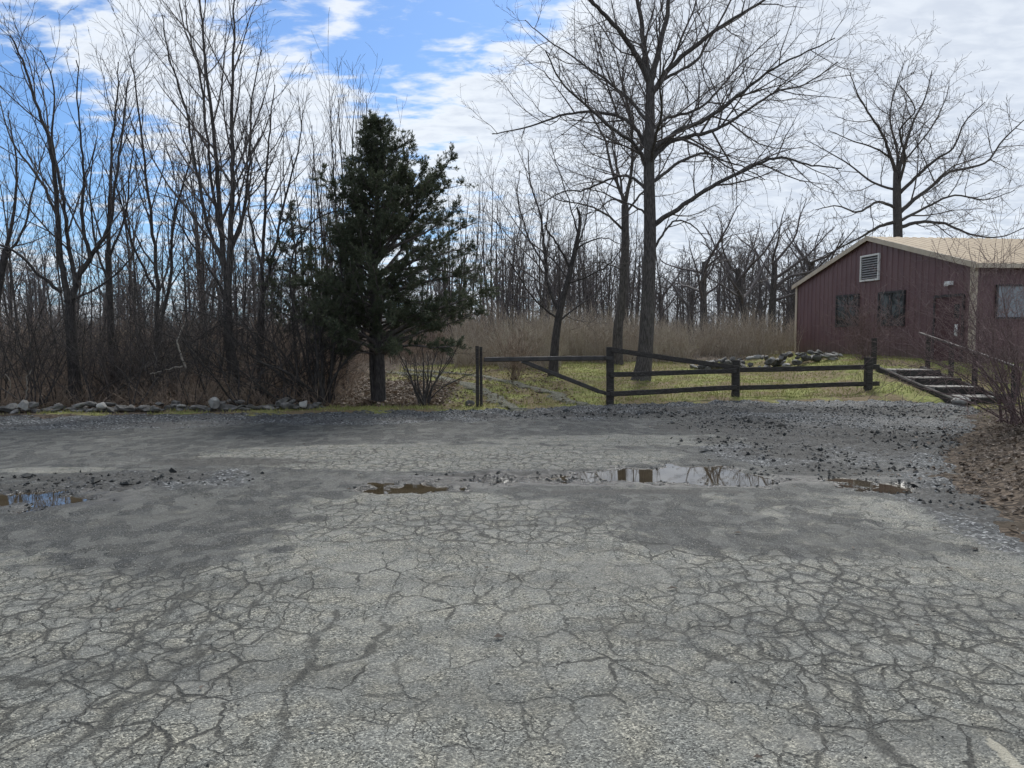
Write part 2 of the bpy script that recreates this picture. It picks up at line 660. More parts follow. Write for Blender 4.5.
def mat_lot():
    n = NT('cracked_asphalt')
    p = n.pos()
    wear = n.attr('wear'); grav = n.attr('gravel'); wet = n.attr('wet'); gat = n.attr('gator'); lng = n.attr('long')
    n1 = n.noise(p, 1.1, 6, .62)
    n2 = n.noise(p, 5, 5, .65)
    warp = n.vmath('SCALE', n.vmath('SUBTRACT', n.noise(p, 2.3, 4, .6, out='Color'), (.5, .5, .5)), scale=.30)
    pw = n.vmath('ADD', p, warp)
    warp2 = n.vmath('SCALE', n.vmath('SUBTRACT', n.noise(p, 9, 4, .6, out='Color'), (.5, .5, .5)), scale=.06)
    pw = n.vmath('ADD', pw, warp2)
    pm_ = n.n('ShaderNodeMapping'); n.L(pw, pm_.inputs[0]); pm_.inputs['Scale'].default_value = (1.12, .78, 1)
    pw = pm_.outputs[0]
    e1 = n.vor(pw, 3.5, 'DISTANCE_TO_EDGE', dim='2D')
    e2 = n.vor(pw, 6.8, 'DISTANCE_TO_EDGE', dim='2D')
    e3 = n.vor(pw, 12, 'DISTANCE_TO_EDGE', dim='2D')
    # aggregate
    v = n.vor(p, 135, 'F1', 'Color'); sv = n.n('ShaderNodeSeparateColor'); n.L(v, sv.inputs[0])
    v2 = n.vor(p, 48, 'F1', 'Color'); sv2 = n.n('ShaderNodeSeparateColor'); n.L(v2, sv2.inputs[0])
    vd = n.vor(p, 135, 'F1', 'Distance')
    cellc = n.n('ShaderNodeSeparateColor'); n.L(n.vor(pw, 6.8, 'F1', 'Color', dim='2D'), cellc.inputs[0])
    cellb = n.n('ShaderNodeSeparateColor'); n.L(n.vor(pw, 3.5, 'F1', 'Color', dim='2D'), cellb.inputs[0])
    ms = n.n('ShaderNodeMapping'); n.L(p, ms.inputs[0]); ms.inputs['Scale'].default_value = (.28, 1.5, 1)
    st = n.noise(ms.outputs[0], 1.3, 5, .6)
    cell = n.math('ADD', n.math('MULTIPLY', cellc.outputs[0], .22), n.math('MULTIPLY', cellb.outputs[0], .22))
    wsum = n.math('ADD', n.math('ADD', wear, n.math('SUBTRACT', cell, .22)), n.math('MULTIPLY', n.math('SUBTRACT', n1, .5), 1.2))
    wsum = n.math('ADD', wsum, n.math('MULTIPLY', n.math('SUBTRACT', st, .5), .7))
    wsum = n.math('ADD', wsum, n.math('MULTIPLY', n.math('SUBTRACT', n2, .5), .55))
    wearn = n.mr(wsum, .33, .66)
    # base tones: bituminous dark versus worn pale stone
    agg = n.ramp(sv.outputs[0], [(0, (.034, .034, .031)), (.45, (.138, .14, .126)), (.8, (.225, .225, .2)), (1, (.42, .41, .36))])
    aggd = n.ramp(sv.outputs[1], [(0, (.012, .013, .013)), (.6, (.037, .039, .039)), (.92, (.08, .083, .081)), (1, (.22, .22, .21))])
    tint = n.mix(n.mr(n2, .35, .7), (.86, .88, .9), (1.12, 1.08, 1.0))
    lightc = n.mix(1.0, agg, tint, 'MULTIPLY')
    darkc = n.mix(1.0, aggd, tint, 'MULTIPLY')
    base = n.mix(wearn, darkc, lightc)
    base = n.mix(n.mr(st, .42, .7, 0, .5), base, darkc)
    base = n.mix(n.mr(cellc.outputs[1], .3, 1.0, 0, .22), base, (.25, .25, .23))
    n3 = n.noise(p, .55, 4, .6)
    base = n.mix(n.mr(n3, .5, .72, 0, .4), base, (.08, .08, .072))
    base = n.mix(n.mr(n1, .55, .75, 0, .35), base, (.23, .225, .21))
    # cracks
    pres1 = n.mr(n.math('ADD', n.noise(p, .8, 4, .65), n.math('MULTIPLY', gat, .12)), .38, .60)
    wd1 = n.mr(n2, .3, .7, .006, .058)
    c1 = n.math('MULTIPLY', n.mr(e1, n.math('MULTIPLY', wd1, 1.4), n.math('MULTIPLY', wd1, .35)), pres1)
    pres2 = n.mr(n.math('ADD', n.noise(p, 1.3, 3, .6), n.math('MULTIPLY', gat, .34)), .46, .60)
    wd2 = n.mr(n2, .3, .75, .006, .065)
    c2 = n.math('MULTIPLY', n.mr(e2, n.math('MULTIPLY', wd2, 1.5), n.math('MULTIPLY', wd2, .35)), n.math('MULTIPLY', pres2, .8))
    c3 = n.math('MULTIPLY', n.mr(e3, .07, .02), n.math('MULTIPLY', n.mr(gat, .5, .9), n.mr(n2, .45, .62, 0, .7)))
    gap = n.math('MULTIPLY', n.mr(e2, .20, .05), n.math('MULTIPLY', gat, n.mr(n1, .35, .6, .15, .95)))
    crk = n.math('MAXIMUM', n.math('MAXIMUM', c1, c2), c3)
    crk = n.math('MULTIPLY', crk, n.math('SUBTRACT', 1.0, n.math('MULTIPLY', grav, .85)))
    crk = n.math('MULTIPLY', crk, n.mr(wear, .15, .6, .25, 1.0))
    lc = n.mr(n.math('ADD', lng, n.math('MULTIPLY', n.math('SUBTRACT', n2, .5), 2.0)), .4, .95)
    crk = n.math('MAXIMUM', crk, n.math('MULTIPLY', lc, .85))
    base = n.mix(n.math('MULTIPLY', gap, .85), base, darkc)
    base = n.mix(n.math('MULTIPLY', crk, .9), base, n.mix(n.mr(sv.outputs[2], .3, .9), (.014, .015, .014), (.055, .054, .048)))
    # gravel
    gc = n.ramp(sv2.outputs[0], [(0, (.02, .0215, .0225)), (.5, (.06, .064, .067)), (.85, (.13, .136, .14)), (1, (.32, .325, .325))])
    gc = n.mix(n.mr(n1, .48, .62, 0, .75), gc, (.035, .034, .034))
    gc = n.mix(n.mr(n3, .5, .62, 0, .4), gc, (.15, .145, .135))
    gm = n.mr(n.math('ADD', grav, n.math('MULTIPLY', n.math('SUBTRACT', n2, .5), .8)), .4, .6)
    base = n.mix(gm, base, gc)
    base = n.mix(n.mr(n.math('ADD', n.attr('paint'), n.math('MULTIPLY', n.math('SUBTRACT', n2, .5), 1.6)), .62, .8, 0, .6), base, (.42, .39, .31))
    # mud and wet ground by the puddles
    mm = n.mr(n.math('ADD', n.attr('mud'), n.math('MULTIPLY', n.math('SUBTRACT', n2, .5), 1.8)), .50, .85)
    base = n.mix(n.math('MULTIPLY', mm, .8), base, n.mix(sv2.outputs[1], (.018, .018, .017), (.06, .058, .054)))
    base = n.mix(n.mr(wet, .25, .8, 0, .75), base, (.03, .026, .021))
    rough = n.mr(wet, .2, .8, .78, .22)
    hgt = n.math('ADD', n.math('MULTIPLY', sv.outputs[0], .35), n.math('MULTIPLY', crk, -1.6))
    hgt = n.math('ADD', hgt, n.math('MULTIPLY', vd, -.8))
    hgt = n.math('ADD', hgt, n.math('MULTIPLY', n.math('MULTIPLY', sv2.outputs[0], gm), 2.2))
    hgt = n.math('ADD', hgt, n.math('MULTIPLY', n2, 1.0))
    return n.out(base, rough, n.bump(hgt, .75, .007), spec=.28)


xs = cat(np.arange(-22, 13, .10), np.linspace(-60, -22, 40), np.arange(-5.5, 6, .035), np.array([13.0]))
ys = cat(np.arange(-12, 2.2, .3), np.arange(2.2, 10.5, .035), np.arange(10.5, 20, .06))
V, Fq, Xg, Yg = grid(xs, ys, lot_z)
ins = (lot_s(V[:, 0], V[:, 1]) > -1.2)
Fq = Fq[ins[Fq].all(1)]
lot = mesh_np('road', V, Fq, mat_lot())
tag(lot, 'cracked worn asphalt lot crossing in front of the gate', kind='structure')
wear = .15 + .85 * (1 - sst(Yg, 6.6, 8.0)) * sst(Xg * .6 + 7.2 - Yg * .95 + 0.2 * Xg, -.3, .9)
wear = np.maximum(wear, .95 * sst(Yg * -1 + 5.6 + Xg * -.05, -.2, 1.0))
wear = np.maximum(wear, .9 * blob(Xg, Yg, 420, 510, 140, 22, soft=.4))
wear = np.maximum(wear, 1.15 * blob(Xg, Yg, 430, 456, 240, 13, soft=.35))
wear = np.maximum(wear, 1.1 * blob(Xg, Yg, 400, 540, 190, 40, soft=.5))
wear = np.maximum(wear, .9 * blob(Xg, Yg, 640, 440, 150, 6, soft=.5))
wear = np.maximum(wear, .6 * blob(Xg, Yg, 730, 515, 170, 26, soft=.6))
wear = np.maximum(wear, .55 * blob(Xg, Yg, 900, 440, 90, 10, soft=.5))
for b_ in [(184, 512, 16, 2.5), (235, 497, 26, 3), (275, 497, 14, 3), (20, 560, 60, 16), (270, 460, 90, 4), (60, 470, 60, 3), (440, 500, 30, 6)]:
    wear = np.maximum(wear, .85 * blob(Xg, Yg, *b_, soft=.5))
for b_ in [(700, 515, 200, 22), (830, 545, 160, 14), (90, 520, 170, 28), (300, 486, 160, 5), (200, 545, 90, 30), (150, 485, 150, 12), (600, 500, 60, 6)]:
    wear = wear * (1 - .72 * blob(Xg, Yg, *b_, soft=.85) * (wear < 2))
gat = np.maximum(.95 * blob(Xg, Yg, 860, 610, 200, 75, soft=.5), .85 * blob(Xg, Yg, 90, 630, 190, 90, soft=.5))
gat = np.maximum(gat, .8 * blob(Xg, Yg, 470, 520, 220, 22, soft=.5))
gat = np.maximum(gat, .9 * blob(Xg, Yg, 400, 460, 260, 12, soft=.5))
add_attr(lot, 'wear', wear)
add_attr(lot, 'gravel', grav_mask(Xg, Yg))
add_attr(lot, 'gator', gat)
mud = np.zeros_like(Xg)
for b_ in [(740, 424, 60, 9), (790, 452, 55, 9), (715, 440, 30, 5), (830, 470, 70, 8), (900, 412, 70, 5), (960, 450, 60, 22), (985, 510, 60, 22), (930, 492, 40, 8), (120, 478, 120, 8), (60, 488, 90, 5), (880, 440, 130, 16), (800, 410, 200, 4), (780, 436, 90, 14), (700, 428, 60, 7), (490, 476, 90, 4), (560, 474, 60, 3), (640, 492, 120, 3), (620, 415, 120, 3), (230, 462, 90, 6)]:
    mud = np.maximum(mud, blob(Xg, Yg, *b_, soft=.7))
add_attr(lot, 'mud', mud)
pa, pb_ = gp(990, 742), gp(1030, 776)
t_ = np.clip(((Xg - pa.x) * (pb_.x - pa.x) + (Yg - pa.y) * (pb_.y - pa.y)) / ((pb_.x - pa.x) ** 2 + (pb_.y - pa.y) ** 2), 0, 1)
add_attr(lot, 'paint', 1 - sst(np.hypot(Xg - pa.x - t_ * (pb_.x - pa.x), Yg - pa.y - t_ * (pb_.y - pa.y)), .0, .07))
sd_ = seg_dist(Xg, Yg)
add_attr(lot, 'long', 1 - sst(sd_, 0.0, .055))
pf = pud_field(Xg, Yg)
wet = np.maximum(sst(pf, .002, .03), .75 * blob(Xg, Yg + .12 * fnoise(Xg, Yg, .8, 3, 4), 620, 480, 290, 6.5, soft=.5))
wet = np.maximum(wet, .6 * blob(Xg, Yg, 50, 499, 110, 13, soft=.6))
add_attr(lot, 'wet', wet)


def mat_water():
    n = NT('puddle_water')
    p = n.pos()
    a = n.noise(p, 2.0, 3, .5)
    c = n.mix(n.mr(a, .35, .65), (.035, .027, .017), (.06, .047, .03))
    return n.out(c, .015, n.bump(n.noise(p, 18, 2, .5), .03, .004), spec=.5, ior=1.34)


M['water'] = mat_water()
for lab, bounds, wz in [('wide shallow puddle mirroring the tall tree and sky', (540, 795, 458, 492), -.022),
                    ('small dark puddle left of the wide one', (355, 480, 480, 497), -.022),
                    ('pale puddle at the left edge of the photo', (-170, 112, 486, 512), -.024),
                    ('muddy puddle towards the leaf litter', (805, 930, 472, 498), -.023)]:
    a = gp(bounds[0], bounds[3]); b = gp(bounds[1], bounds[3])
    y0 = a.y; y1 = gp(512, bounds[2]).y
    k0 = [X_at(bounds[0], y0), X_at(bounds[1], y0), X_at(bounds[1], y1), X_at(bounds[0], y1)]
    x0, x1 = min(k0), max(k0)
    mb = MB(); mb.poly([(x0, y0, wz), (x1, y0, wz), (x1, y1, wz), (x0, y1, wz)])
    w = mb.build('puddle_water', M['water'])
    tag(w, lab, kind='structure')


# ------------------------------------------------------------------ scattered stones, leaves, blades
def scatter_rocks(name, P, size, mat, label, flat=.6, seed=1):
    r = np.random.default_rng(seed)
    base = np.array([(1, 0, 0), (-1, 0, 0), (0, 1, 0), (0, -1, 0), (0, 0, 1), (0, 0, -.6)], float)
    tri = np.array([(0, 2, 4), (2, 1, 4), (1, 3, 4), (3, 0, 4), (2, 0, 5), (1, 2, 5), (3, 1, 5), (0, 3, 5)])
    N = len(P)
    V = base[None] * (1 + r.uniform(-.35, .35, (N, 6, 3))) + r.uniform(-.25, .25, (N, 6, 3))
    sc = np.stack([size * r.uniform(.7, 1.3, N), size * r.uniform(.5, 1.0, N), size * flat * r.uniform(.5, 1.1, N)], -1)
    V = V * sc[:, None, :]
    a = r.uniform(0, 6.28, N); c, s = np.cos(a)[:, None], np.sin(a)[:, None]
    X = V[:, :, 0] * c - V[:, :, 1] * s; Y = V[:, :, 0] * s + V[:, :, 1] * c
    V = np.stack([X, Y, V[:, :, 2]], -1) + P[:, None, :]
    Fq = tri[None] + (np.arange(N) * 6)[:, None, None]
    o = mesh_np(name, V.reshape(-1, 3), Fq.reshape(-1, 3), mat, smooth=False)
    return tag(o, label, kind='stuff')


def mat_gravel(name, k=1.0, blue=1.0):
    n = NT(name)
    c = n.n('ShaderNodeNewGeometry').outputs['Random Per Island']
    col = n.ramp(c, [(0, (.018 * k, .02 * k, .021 * blue * k)), (.5, (.05 * k, .055 * k, .057 * blue * k)), (.85, (.12 * k, .127 * k, .13 * blue * k)), (1, (.34 * k, .345 * k, .345 * k))])
    return n.out(col, .8, spec=.3)


r = np.random.default_rng(5)
N = 90000
X = r.uniform(-17, 12, N); Y = r.uniform(7, 18.6, N)
g = grav_mask(X, Y); s = lot_s(X, Y)
keep = (r.uniform(0, 1, N) < np.clip(g, 0, 1) ** 1.5 * (.12 + .88 * sst(Y, 10.5, 15)) * (1 - .55 * sst(fnoise(X, Y, .45, 3, 7), -.1, .4))) & (s > -.25 + .15 * fnoise(X, Y, .8, 2, 3)) & (pud_field(X, Y) < .02)
X, Y = X[keep], Y[keep]
S = r.uniform(.006, .021, len(X)) * (1 + .5 * (r.uniform(0, 1, len(X)) < .06))
Z = lot_z(X, Y) + S * .25
scatter_rocks('gravel', np.stack([X, Y, Z], -1), S, mat_gravel('crushed_stone'), 'blue grey crushed stone spread along the far edge of the lot', seed=2)
# broken asphalt crumbs round the holes and over the near asphalt
N = 26000
X = r.uniform(-5.5, 7, N); Y = r.uniform(2.4, 11, N)
pfz = pud_field(X, Y)
near = sst(pfz, .001, .012) * (pfz < .03)
keep = (r.uniform(0, 1, N) < .85 * near + .10) & (lot_s(X, Y) > 0)
X, Y = X[keep], Y[keep]
S = r.uniform(.004, .013, len(X)) * np.where(pud_field(X, Y) > .001, 1.5, .75)
scatter_rocks('rubble', np.stack([X, Y, lot_z(X, Y) + S * .2], -1), S, mat_gravel('asphalt_crumb', .75, .95), 'loose crumbs of broken asphalt round the puddles', seed=3)


N = 26000
X = r.uniform(-7, 10, N); Y = r.uniform(6.8, 18, N)
D = np.zeros(N)
for b_ in [(745, 424, 60, 8), (795, 455, 60, 10), (722, 442, 34, 5), (850, 470, 80, 7), (905, 412, 90, 5), (960, 445, 60, 20), (985, 505, 50, 20), (130, 480, 110, 6), (60, 487, 80, 4), (490, 477, 90, 3), (600, 414, 140, 3), (420, 483, 40, 2.5)]:
    D = np.maximum(D, blob(X, Y, *b_, soft=.8))
keep = (r.uniform(0, 1, N) < D * (.4 + .6 * sst(fnoise(X, Y, 1.3, 3, 2), -.3, .3))) & (pud_field(X, Y) < .03) & (lot_s(X, Y) > 0)
X, Y = X[keep], Y[keep]
S = r.uniform(.010, .034, len(X)) * (1 + 1.1 * (r.uniform(0, 1, len(X)) < .06))
scatter_rocks('rubble', np.stack([X, Y, lot_z(X, Y) + S * .15], -1), S, mat_gravel('asphalt_lump', .42, .95), 'dark lumps of broken up asphalt along the potholes and right side', flat=.7, seed=9)


def scatter_quads(name, P, size, mat, label, seed=1, tilt=.5, elong=1.5, curl=.3):
    r = np.random.default_rng(seed)
    N = len(P)
    a = r.uniform(0, 6.28, N)
    u = np.stack([np.cos(a), np.sin(a), r.uniform(-tilt, tilt, N)], -1)
    w = np.stack([-np.sin(a), np.cos(a), r.uniform(-tilt, tilt, N)], -1)
    L = (size * elong)[:, None] * u * .5; W = (size)[:, None] * w * .5
    up = np.array([0, 0, 1.])[None] * (size * curl)[:, None]
    V = np.stack([P - L, P + W * .9 - up * .2 + up, P + L, P - W * .9 + up * .8], 1)
    Fq = np.arange(N * 4).reshape(N, 4)
    tr = np.concatenate([Fq[:, [0, 1, 2]], Fq[:, [0, 2, 3]]])
    o = mesh_np(name, V.reshape(-1, 3), tr, mat, smooth=False)
    return tag(o, label, kind='stuff')


N = 45000
X = r.uniform(4.0, 12, N); Y = r.uniform(4.5, 16.5, N)
s = lot_s(X, Y)
dens = np.exp(-((s + .9) / 1.1) ** 2) * np.where(s > 0, .45, 1) + .25 * (s < -1)
keep = (s < .9 + .5 * fnoise(X, Y, 1.0, 3, 2)) & (r.uniform(0, 1, N) < dens * (.35 + .65 * sst(fnoise(X, Y, .5, 3, 5), -.4, .3)) * (1 - .6 * sst(Y, 10.5, 13)))
X, Y = X[keep], Y[keep]
Z = np.maximum(Hg(X, Y), lot_z(X, Y)) + r.uniform(.005, .03, len(X))
scatter_quads('leaves', np.stack([X, Y, Z], -1), r.uniform(.015, .055, len(X)) , M['leaf'], 'brown dead leaves heaped under the bare bush at the right edge', 4)
N = 420
X = r.uniform(-5, 8, N); Y = r.uniform(2.5, 15, N)
keep = (lot_s(X, Y) > 0) & (r.uniform(0, 1, N) < .25 + .75 * sst(X, 1, 5))
X, Y = X[keep], Y[keep]
scatter_quads('leaves', np.stack([X, Y, lot_z(X, Y) + .012], -1), r.uniform(.02, .045, len(X)), M['leaf'], 'few stray dead leaves blown over the asphalt', 14, tilt=.2)
N = 42000
X = r.uniform(-20, 1.5, N); Y = 14.2 + (r.uniform(0, 1, N) ** 1.5) * 12
s = lot_s(X, Y)
keep = (s < -.6) & ((lawn_mask(X, Y) < .45) | (r.uniform(0, 1, N) < .2))
X, Y = X[keep], Y[keep]
scatter_quads('leaves', np.stack([X, Y, Hg(X, Y) + r.uniform(.005, .05, len(X))], -1), r.uniform(.04, .09, len(X)), M['leaf_wood'], 'dull brown leaf litter on the floor of the wood', 5)

# grass blades
N = 150000
X = r.uniform(-14, 16, N); Y = 14 + r.uniform(0, 1, N) ** 1.25 * 16
s = lot_s(X, Y); lm = lawn_mask(X, Y) + .25 * fnoise(X, Y, .7, 3, 4)
keep = (s < .02) & (r.uniform(0, 1, N) < np.clip(lm * 1.2 - .15, 0, 1)) & ~((X > 12.2) & (Y > 21.4) & (Y < 32))
keep &= ~((X > 9.85) & (X < 11.1) & (Y > 16.7) & (Y < 20.6))
X, Y = X[keep], Y[keep]
n_ = len(X)
hh = r.uniform(.025, .075, n_) * (1 + .9 * (r.uniform(0, 1, n_) < .04))
a = r.uniform(0, 6.28, n_); wb = r.uniform(.006, .013, n_)
B = np.stack([X, Y, Hg(X, Y) - .005], -1)
dv = np.stack([np.cos(a) * wb, np.sin(a) * wb, 0 * a], -1)
tp = B + np.stack([r.uniform(-.6, .6, n_) * hh, r.uniform(-.6, .6, n_) * hh, hh], -1)
V = np.stack([B - dv, B + dv, tp], 1).reshape(-1, 3)
o = mesh_np('grass', V, np.arange(n_ * 3).reshape(-1, 3), M['grass'], smooth=False)
tag(o, 'short olive winter grass of the lawn beyond the fence', kind='stuff')

# wheel tracks through the gate
M['track'] = NT('track_gravel')
_n = M['track']; _p = _n.pos()
_v = _n.vor(_p, 40, 'F1', 'Color'); _s = _n.n('ShaderNodeSeparateColor'); _n.L(_v, _s.inputs[0])
M['track'] = _n.out(_n.ramp(_s.outputs[0], [(0, (.055, .055, .04)), (.6, (.10, .10, .07)), (1, (.19, .185, .15))]), .9, _n.bump(_s.outputs[0], .6, .02), spec=.2)


def strip(pts, wdt, name, mat, label):
    pts = [Vector(p) for p in pts]
    dense = []
    for i in range(len(pts) - 1):
        for k in range(12):
            dense.append(pts[i].lerp(pts[i + 1], k / 12))
    xy = np.array([(p.x, p.y) for p in dense]); 
    t = np.gradient(xy, axis=0); t /= np.linalg.norm(t, axis=1, keepdims=True)
    nrm = np.stack([-t[:, 1], t[:, 0]], -1)
    cols = np.linspace(-.5, .5, 9)
    V = []
    for c in cols:
        jit = fnoise(xy[:, 0] + c * 7, xy[:, 1], 1.2, 3, 3) * .13 * (abs(c) > .3)
        q = xy + nrm * ((c * wdt + jit)[:, None])
        z = Hg(q[:, 0], q[:, 1]) + .045 - .07 * (abs(c) * 2) ** 3
        V.append(np.concatenate([q, z[:, None]], 1))
    V = np.stack(V, 1)
    n0, n1 = V.shape[:2]
    i = np.arange(n0 - 1)[:, None] * n1 + np.arange(n1 - 1)[None]
    f = np.stack([i, i + 1, i + n1 + 1, i + n1], -1).reshape(-1, 4)
    return tag(mesh_np(name, V.reshape(-1, 3), f, mat), label, kind='structure')


strip([(0.15, 15.3), (-.15, 16.8), (-.5, 18.5), (-1.2, 21), (-2.6, 24), (-5, 27)], .5, 'path', M['track'], 'left stony wheel track running in through the gate')
strip([(1.75, 16.0), (1.4, 17.3), (.9, 19), (.1, 21.2), (-1.4, 24.2), (-4, 27.5)], .45, 'path', M['track'], 'right stony wheel track running in through the gate')

# ------------------------------------------------------------------ stones
def ico(level):
    import bmesh
    bm = bmesh.new(); bmesh.ops.create_icosphere(bm, subdivisions=level, radius=1)
    V = np.array([v.co[:] for v in bm.verts]); Fq = np.array([[v.index for v in f.verts] for f in bm.faces])
    bm.free(); return V, Fq


IV, IF = ico(3)


def stone_mesh(name, mat, parent, loc, size, seed, flat=.55, rz=None, tilt=.25):
    r_ = random.Random(seed)
    off = Vector((r_.uniform(-50, 50), r_.uniform(-50, 50), r_.uniform(-50, 50)))
    V = IV.copy()
    planes = []
    for _ in range(9):
        v = Vector((r_.gauss(0, 1), r_.gauss(0, 1), r_.gauss(0, 1))).normalized()
        planes.append((np.array(v), r_.uniform(.5, .85)))
    for v, dd in planes:
        q = V @ v
        V = V - np.outer(np.maximum(q - dd, 0) * .93, v)
    for i in range(len(V)):
        V[i] *= 1 + .10 * mnoise.noise(Vector(V[i]) * 2.2 + off)
    V = V * np.array([size * r_.uniform(.8, 1.35), size * r_.uniform(.6, .95), size * flat * r_.uniform(.7, 1.2)])
    o = mesh_np(name, V, IF, mat, parent, smooth=False, loc=loc)
    o.rotation_euler = (r_.uniform(-tilt, tilt), r_.uniform(-tilt, tilt), r_.uniform(0, 6.28) if rz is None else rz)
    return o


rw = random.Random(31)
wall = empty('stone_wall', (-7.5, 15.6, 0))
tag(wall, 'low tumbled dry stone wall along the edge of the wood left of the cedar', 'stone wall')


def wall_y(x):
    return float(np.interp(x, EX, EY)) + .55


protos = []
for k in range(12):
    protos.append(None)
cnt = 0
for i in range(98):
    px = -40 + (i / 97) * 355
    row = i % 3
    Y = 15.25 + .1 * rw.uniform(-1, 1) + (.22 if row == 2 else 0)
    x = X_at(px + rw.uniform(-5, 5), Y); Y = wall_y(x) + rw.uniform(-.22, .25) + (.15 if row == 2 else 0)
    sz = rw.uniform(.07, .17) * (1.25 if rw.random() < .15 else 1)
    zz = H(x, Y) + sz * .25 + (.11 * (.5 + .5 * math.sin(i * .37)) if row == 2 else 0) + .03
    k = i % 12
    loc = Vector((x, Y, zz)) - Vector(wall.location)
    if protos[k] is None:
        protos[k] = stone_mesh('stone', M['rock'], wall, loc, .18, 100 + k, flat=.5)
        o = protos[k]
    else:
        o = protos[k].copy(); COL.objects.link(o); o.parent = wall; o.location = loc
        o.rotation_euler = (rw.uniform(-.3, .3), rw.uniform(-.3, .3), rw.uniform(0, 6.28))
    o.scale = (sz / .18 * rw.uniform(.9, 1.3), sz / .18 * rw.uniform(.8, 1.1), sz / .18 * rw.uniform(.6, 1))
for px, py, sz, mt, lab, fl in [
        (214, 408, .20, 'rock_pale', 'upright white boulder standing near the right half of the stone wall', 1.0),
        (103, 413, .14, 'rock_pale', 'small rounded white stone lying on the wall between two trunks', .8),
        (24, 414, .19, 'rock_pale', 'pale grey stone with a flat face near the left end of the stone wall', .8),
        (79, 411, .11, 'rock_pale', 'little pale stone beside the base of the twin stemmed tree', .7),
        (182, 410, .14, 'rock_pale', 'flat pale stone just left of the upright white boulder', .5),
        (60, 416, .10, 'rock_pale', 'low grey stone lying in the grass in front of the wall', .6),
        (304, 407, .18, 'rock_pale', 'grey stone at the right end of the wall by the leaning stems', .6),
        (470, 404, .17, 'rock', 'grey stone at the foot of the left gate post', .8)]:
    Y = 15.1 if px < 400 else 16.5
    p = at(px, py, Y); Y = wall_y(p.x) - .12 if px < 400 else Y
    p = at(px, py, Y)
    sz *= .8
    o = stone_mesh('boulder', M[mt], None, (p.x, Y, H(p.x, Y) + sz * .5 * fl + (.10 if px < 400 and px not in (60, 79) else 0)), sz, int(px) + 7, flat=fl, tilt=.15)
    tag(o, lab, 'stone', 'loose stones at the edge of the lot')
# heap of field stones before the building
rp = empty('stone_pile', (8.3, 25.6, H(8.3, 25.6)))
tag(rp, 'long heap of pale and mossy field stones between the tall tree and the red building', 'stone pile')
ps = [None] * 10
for i in range(98):
    t = rw.random()
    px = 692 + 150 * t
    hgt = (1 - abs(2 * t - 1) ** 3) * .62
    lay = rw.random()
    Y = 25.4 + rw.uniform(-.5, .7) * (1 - .5 * lay)
    x = X_at(px, Y)
    sz = rw.uniform(.08, .21)
    z = H(x, Y) + lay * hgt * .62 + .05
    loc = Vector((x, Y, z)) - Vector(rp.location)
    k = i % 10
    if ps[k] is None:
        ps[k] = stone_mesh('stone', M['rock'] if k % 4 else M['rock_pale'], rp, loc, .2, 300 + k, flat=.6)
        o = ps[k]
    else:
        o = ps[k].copy(); COL.objects.link(o); o.parent = rp; o.location = loc
        o.rotation_euler = (rw.uniform(-.5, .5), rw.uniform(-.5, .5), rw.uniform(0, 6.28))
    o.scale = (sz / .2,) * 3
Yb = 16.75
p = at(962, 395, Yb)
o = stone_mesh('boulder', M['rock_pale'], None, (p.x, Yb, H(p.x, Yb) + .10), .27, 901, flat=.6, tilt=.1)
tag(o, 'rounded grey boulder at the foot of the timber steps', 'stone', 'stones by the timber steps')
p = at(985, 394, 17.0)
o = stone_mesh('boulder', M['rock'], None, (p.x, 17.0, H(p.x, 17.0) + .06), .2, 902, flat=.5, tilt=.1)
tag(o, 'flatter darker stone right of the grey boulder by the steps', 'stone', 'stones by the timber steps')

# ------------------------------------------------------------------ gate and fence
TB = M['timber']


def post(px, Y, ytop, w, name='post', parent=None, seed=1, dx=0):
    x = X_at(px, Y) + dx
    z1 = at(px, ytop, Y).z
    z0 = H(x, Y) - .15
    mb = MB(); mb.timber((x, Y, z0), (x, Y, z1), w, w, 8, .006, seed)
    return mb, Vector((x, Y, H(x, Y))), z1


YG0, YG1, YG2, YG3 = 16.3, 16.95, 18.2, 18.9
mb, base, zt = post(479, YG0, 346, .11, seed=3)
g_post = empty('gate_post', base); tag(g_post, 'dark timber post of two boards closing the left end of the gate', 'post')
m1 = MB(); m1.timber((-.035, 0, -.15), (-.035, 0, zt - base.z), .07, .13, 8, .005, 4); m1.build('board', TB, g_post)
m1 = MB(); m1.timber((.045, .02, -.15), (.045, .02, zt - base.z - .02), .06, .11, 8, .005, 5); m1.build('board', TB, g_post)

# fence
p1 = Vector((X_at(610, YG1), YG1, 0)); p2 = Vector((X_at(735.5, YG2), YG2, 0)); p3 = Vector((X_at(868, YG3), YG3, 0))
fence = empty('post_and_rail_fence', (p1.x, p1.y, H(p1.x, p1.y)))
tag(fence, 'dark weathered post and rail fence between the gate and the timber steps', 'fence')
fl = Vector(fence.location)


def fbeam(name, a, b, w, h, seed, sag=0.0):
    mb = MB(); mb.timber(Vector(a) - fl, Vector(b) - fl, w, h, 16, .007, seed, sag)
    return mb.build(name, TB, fence)


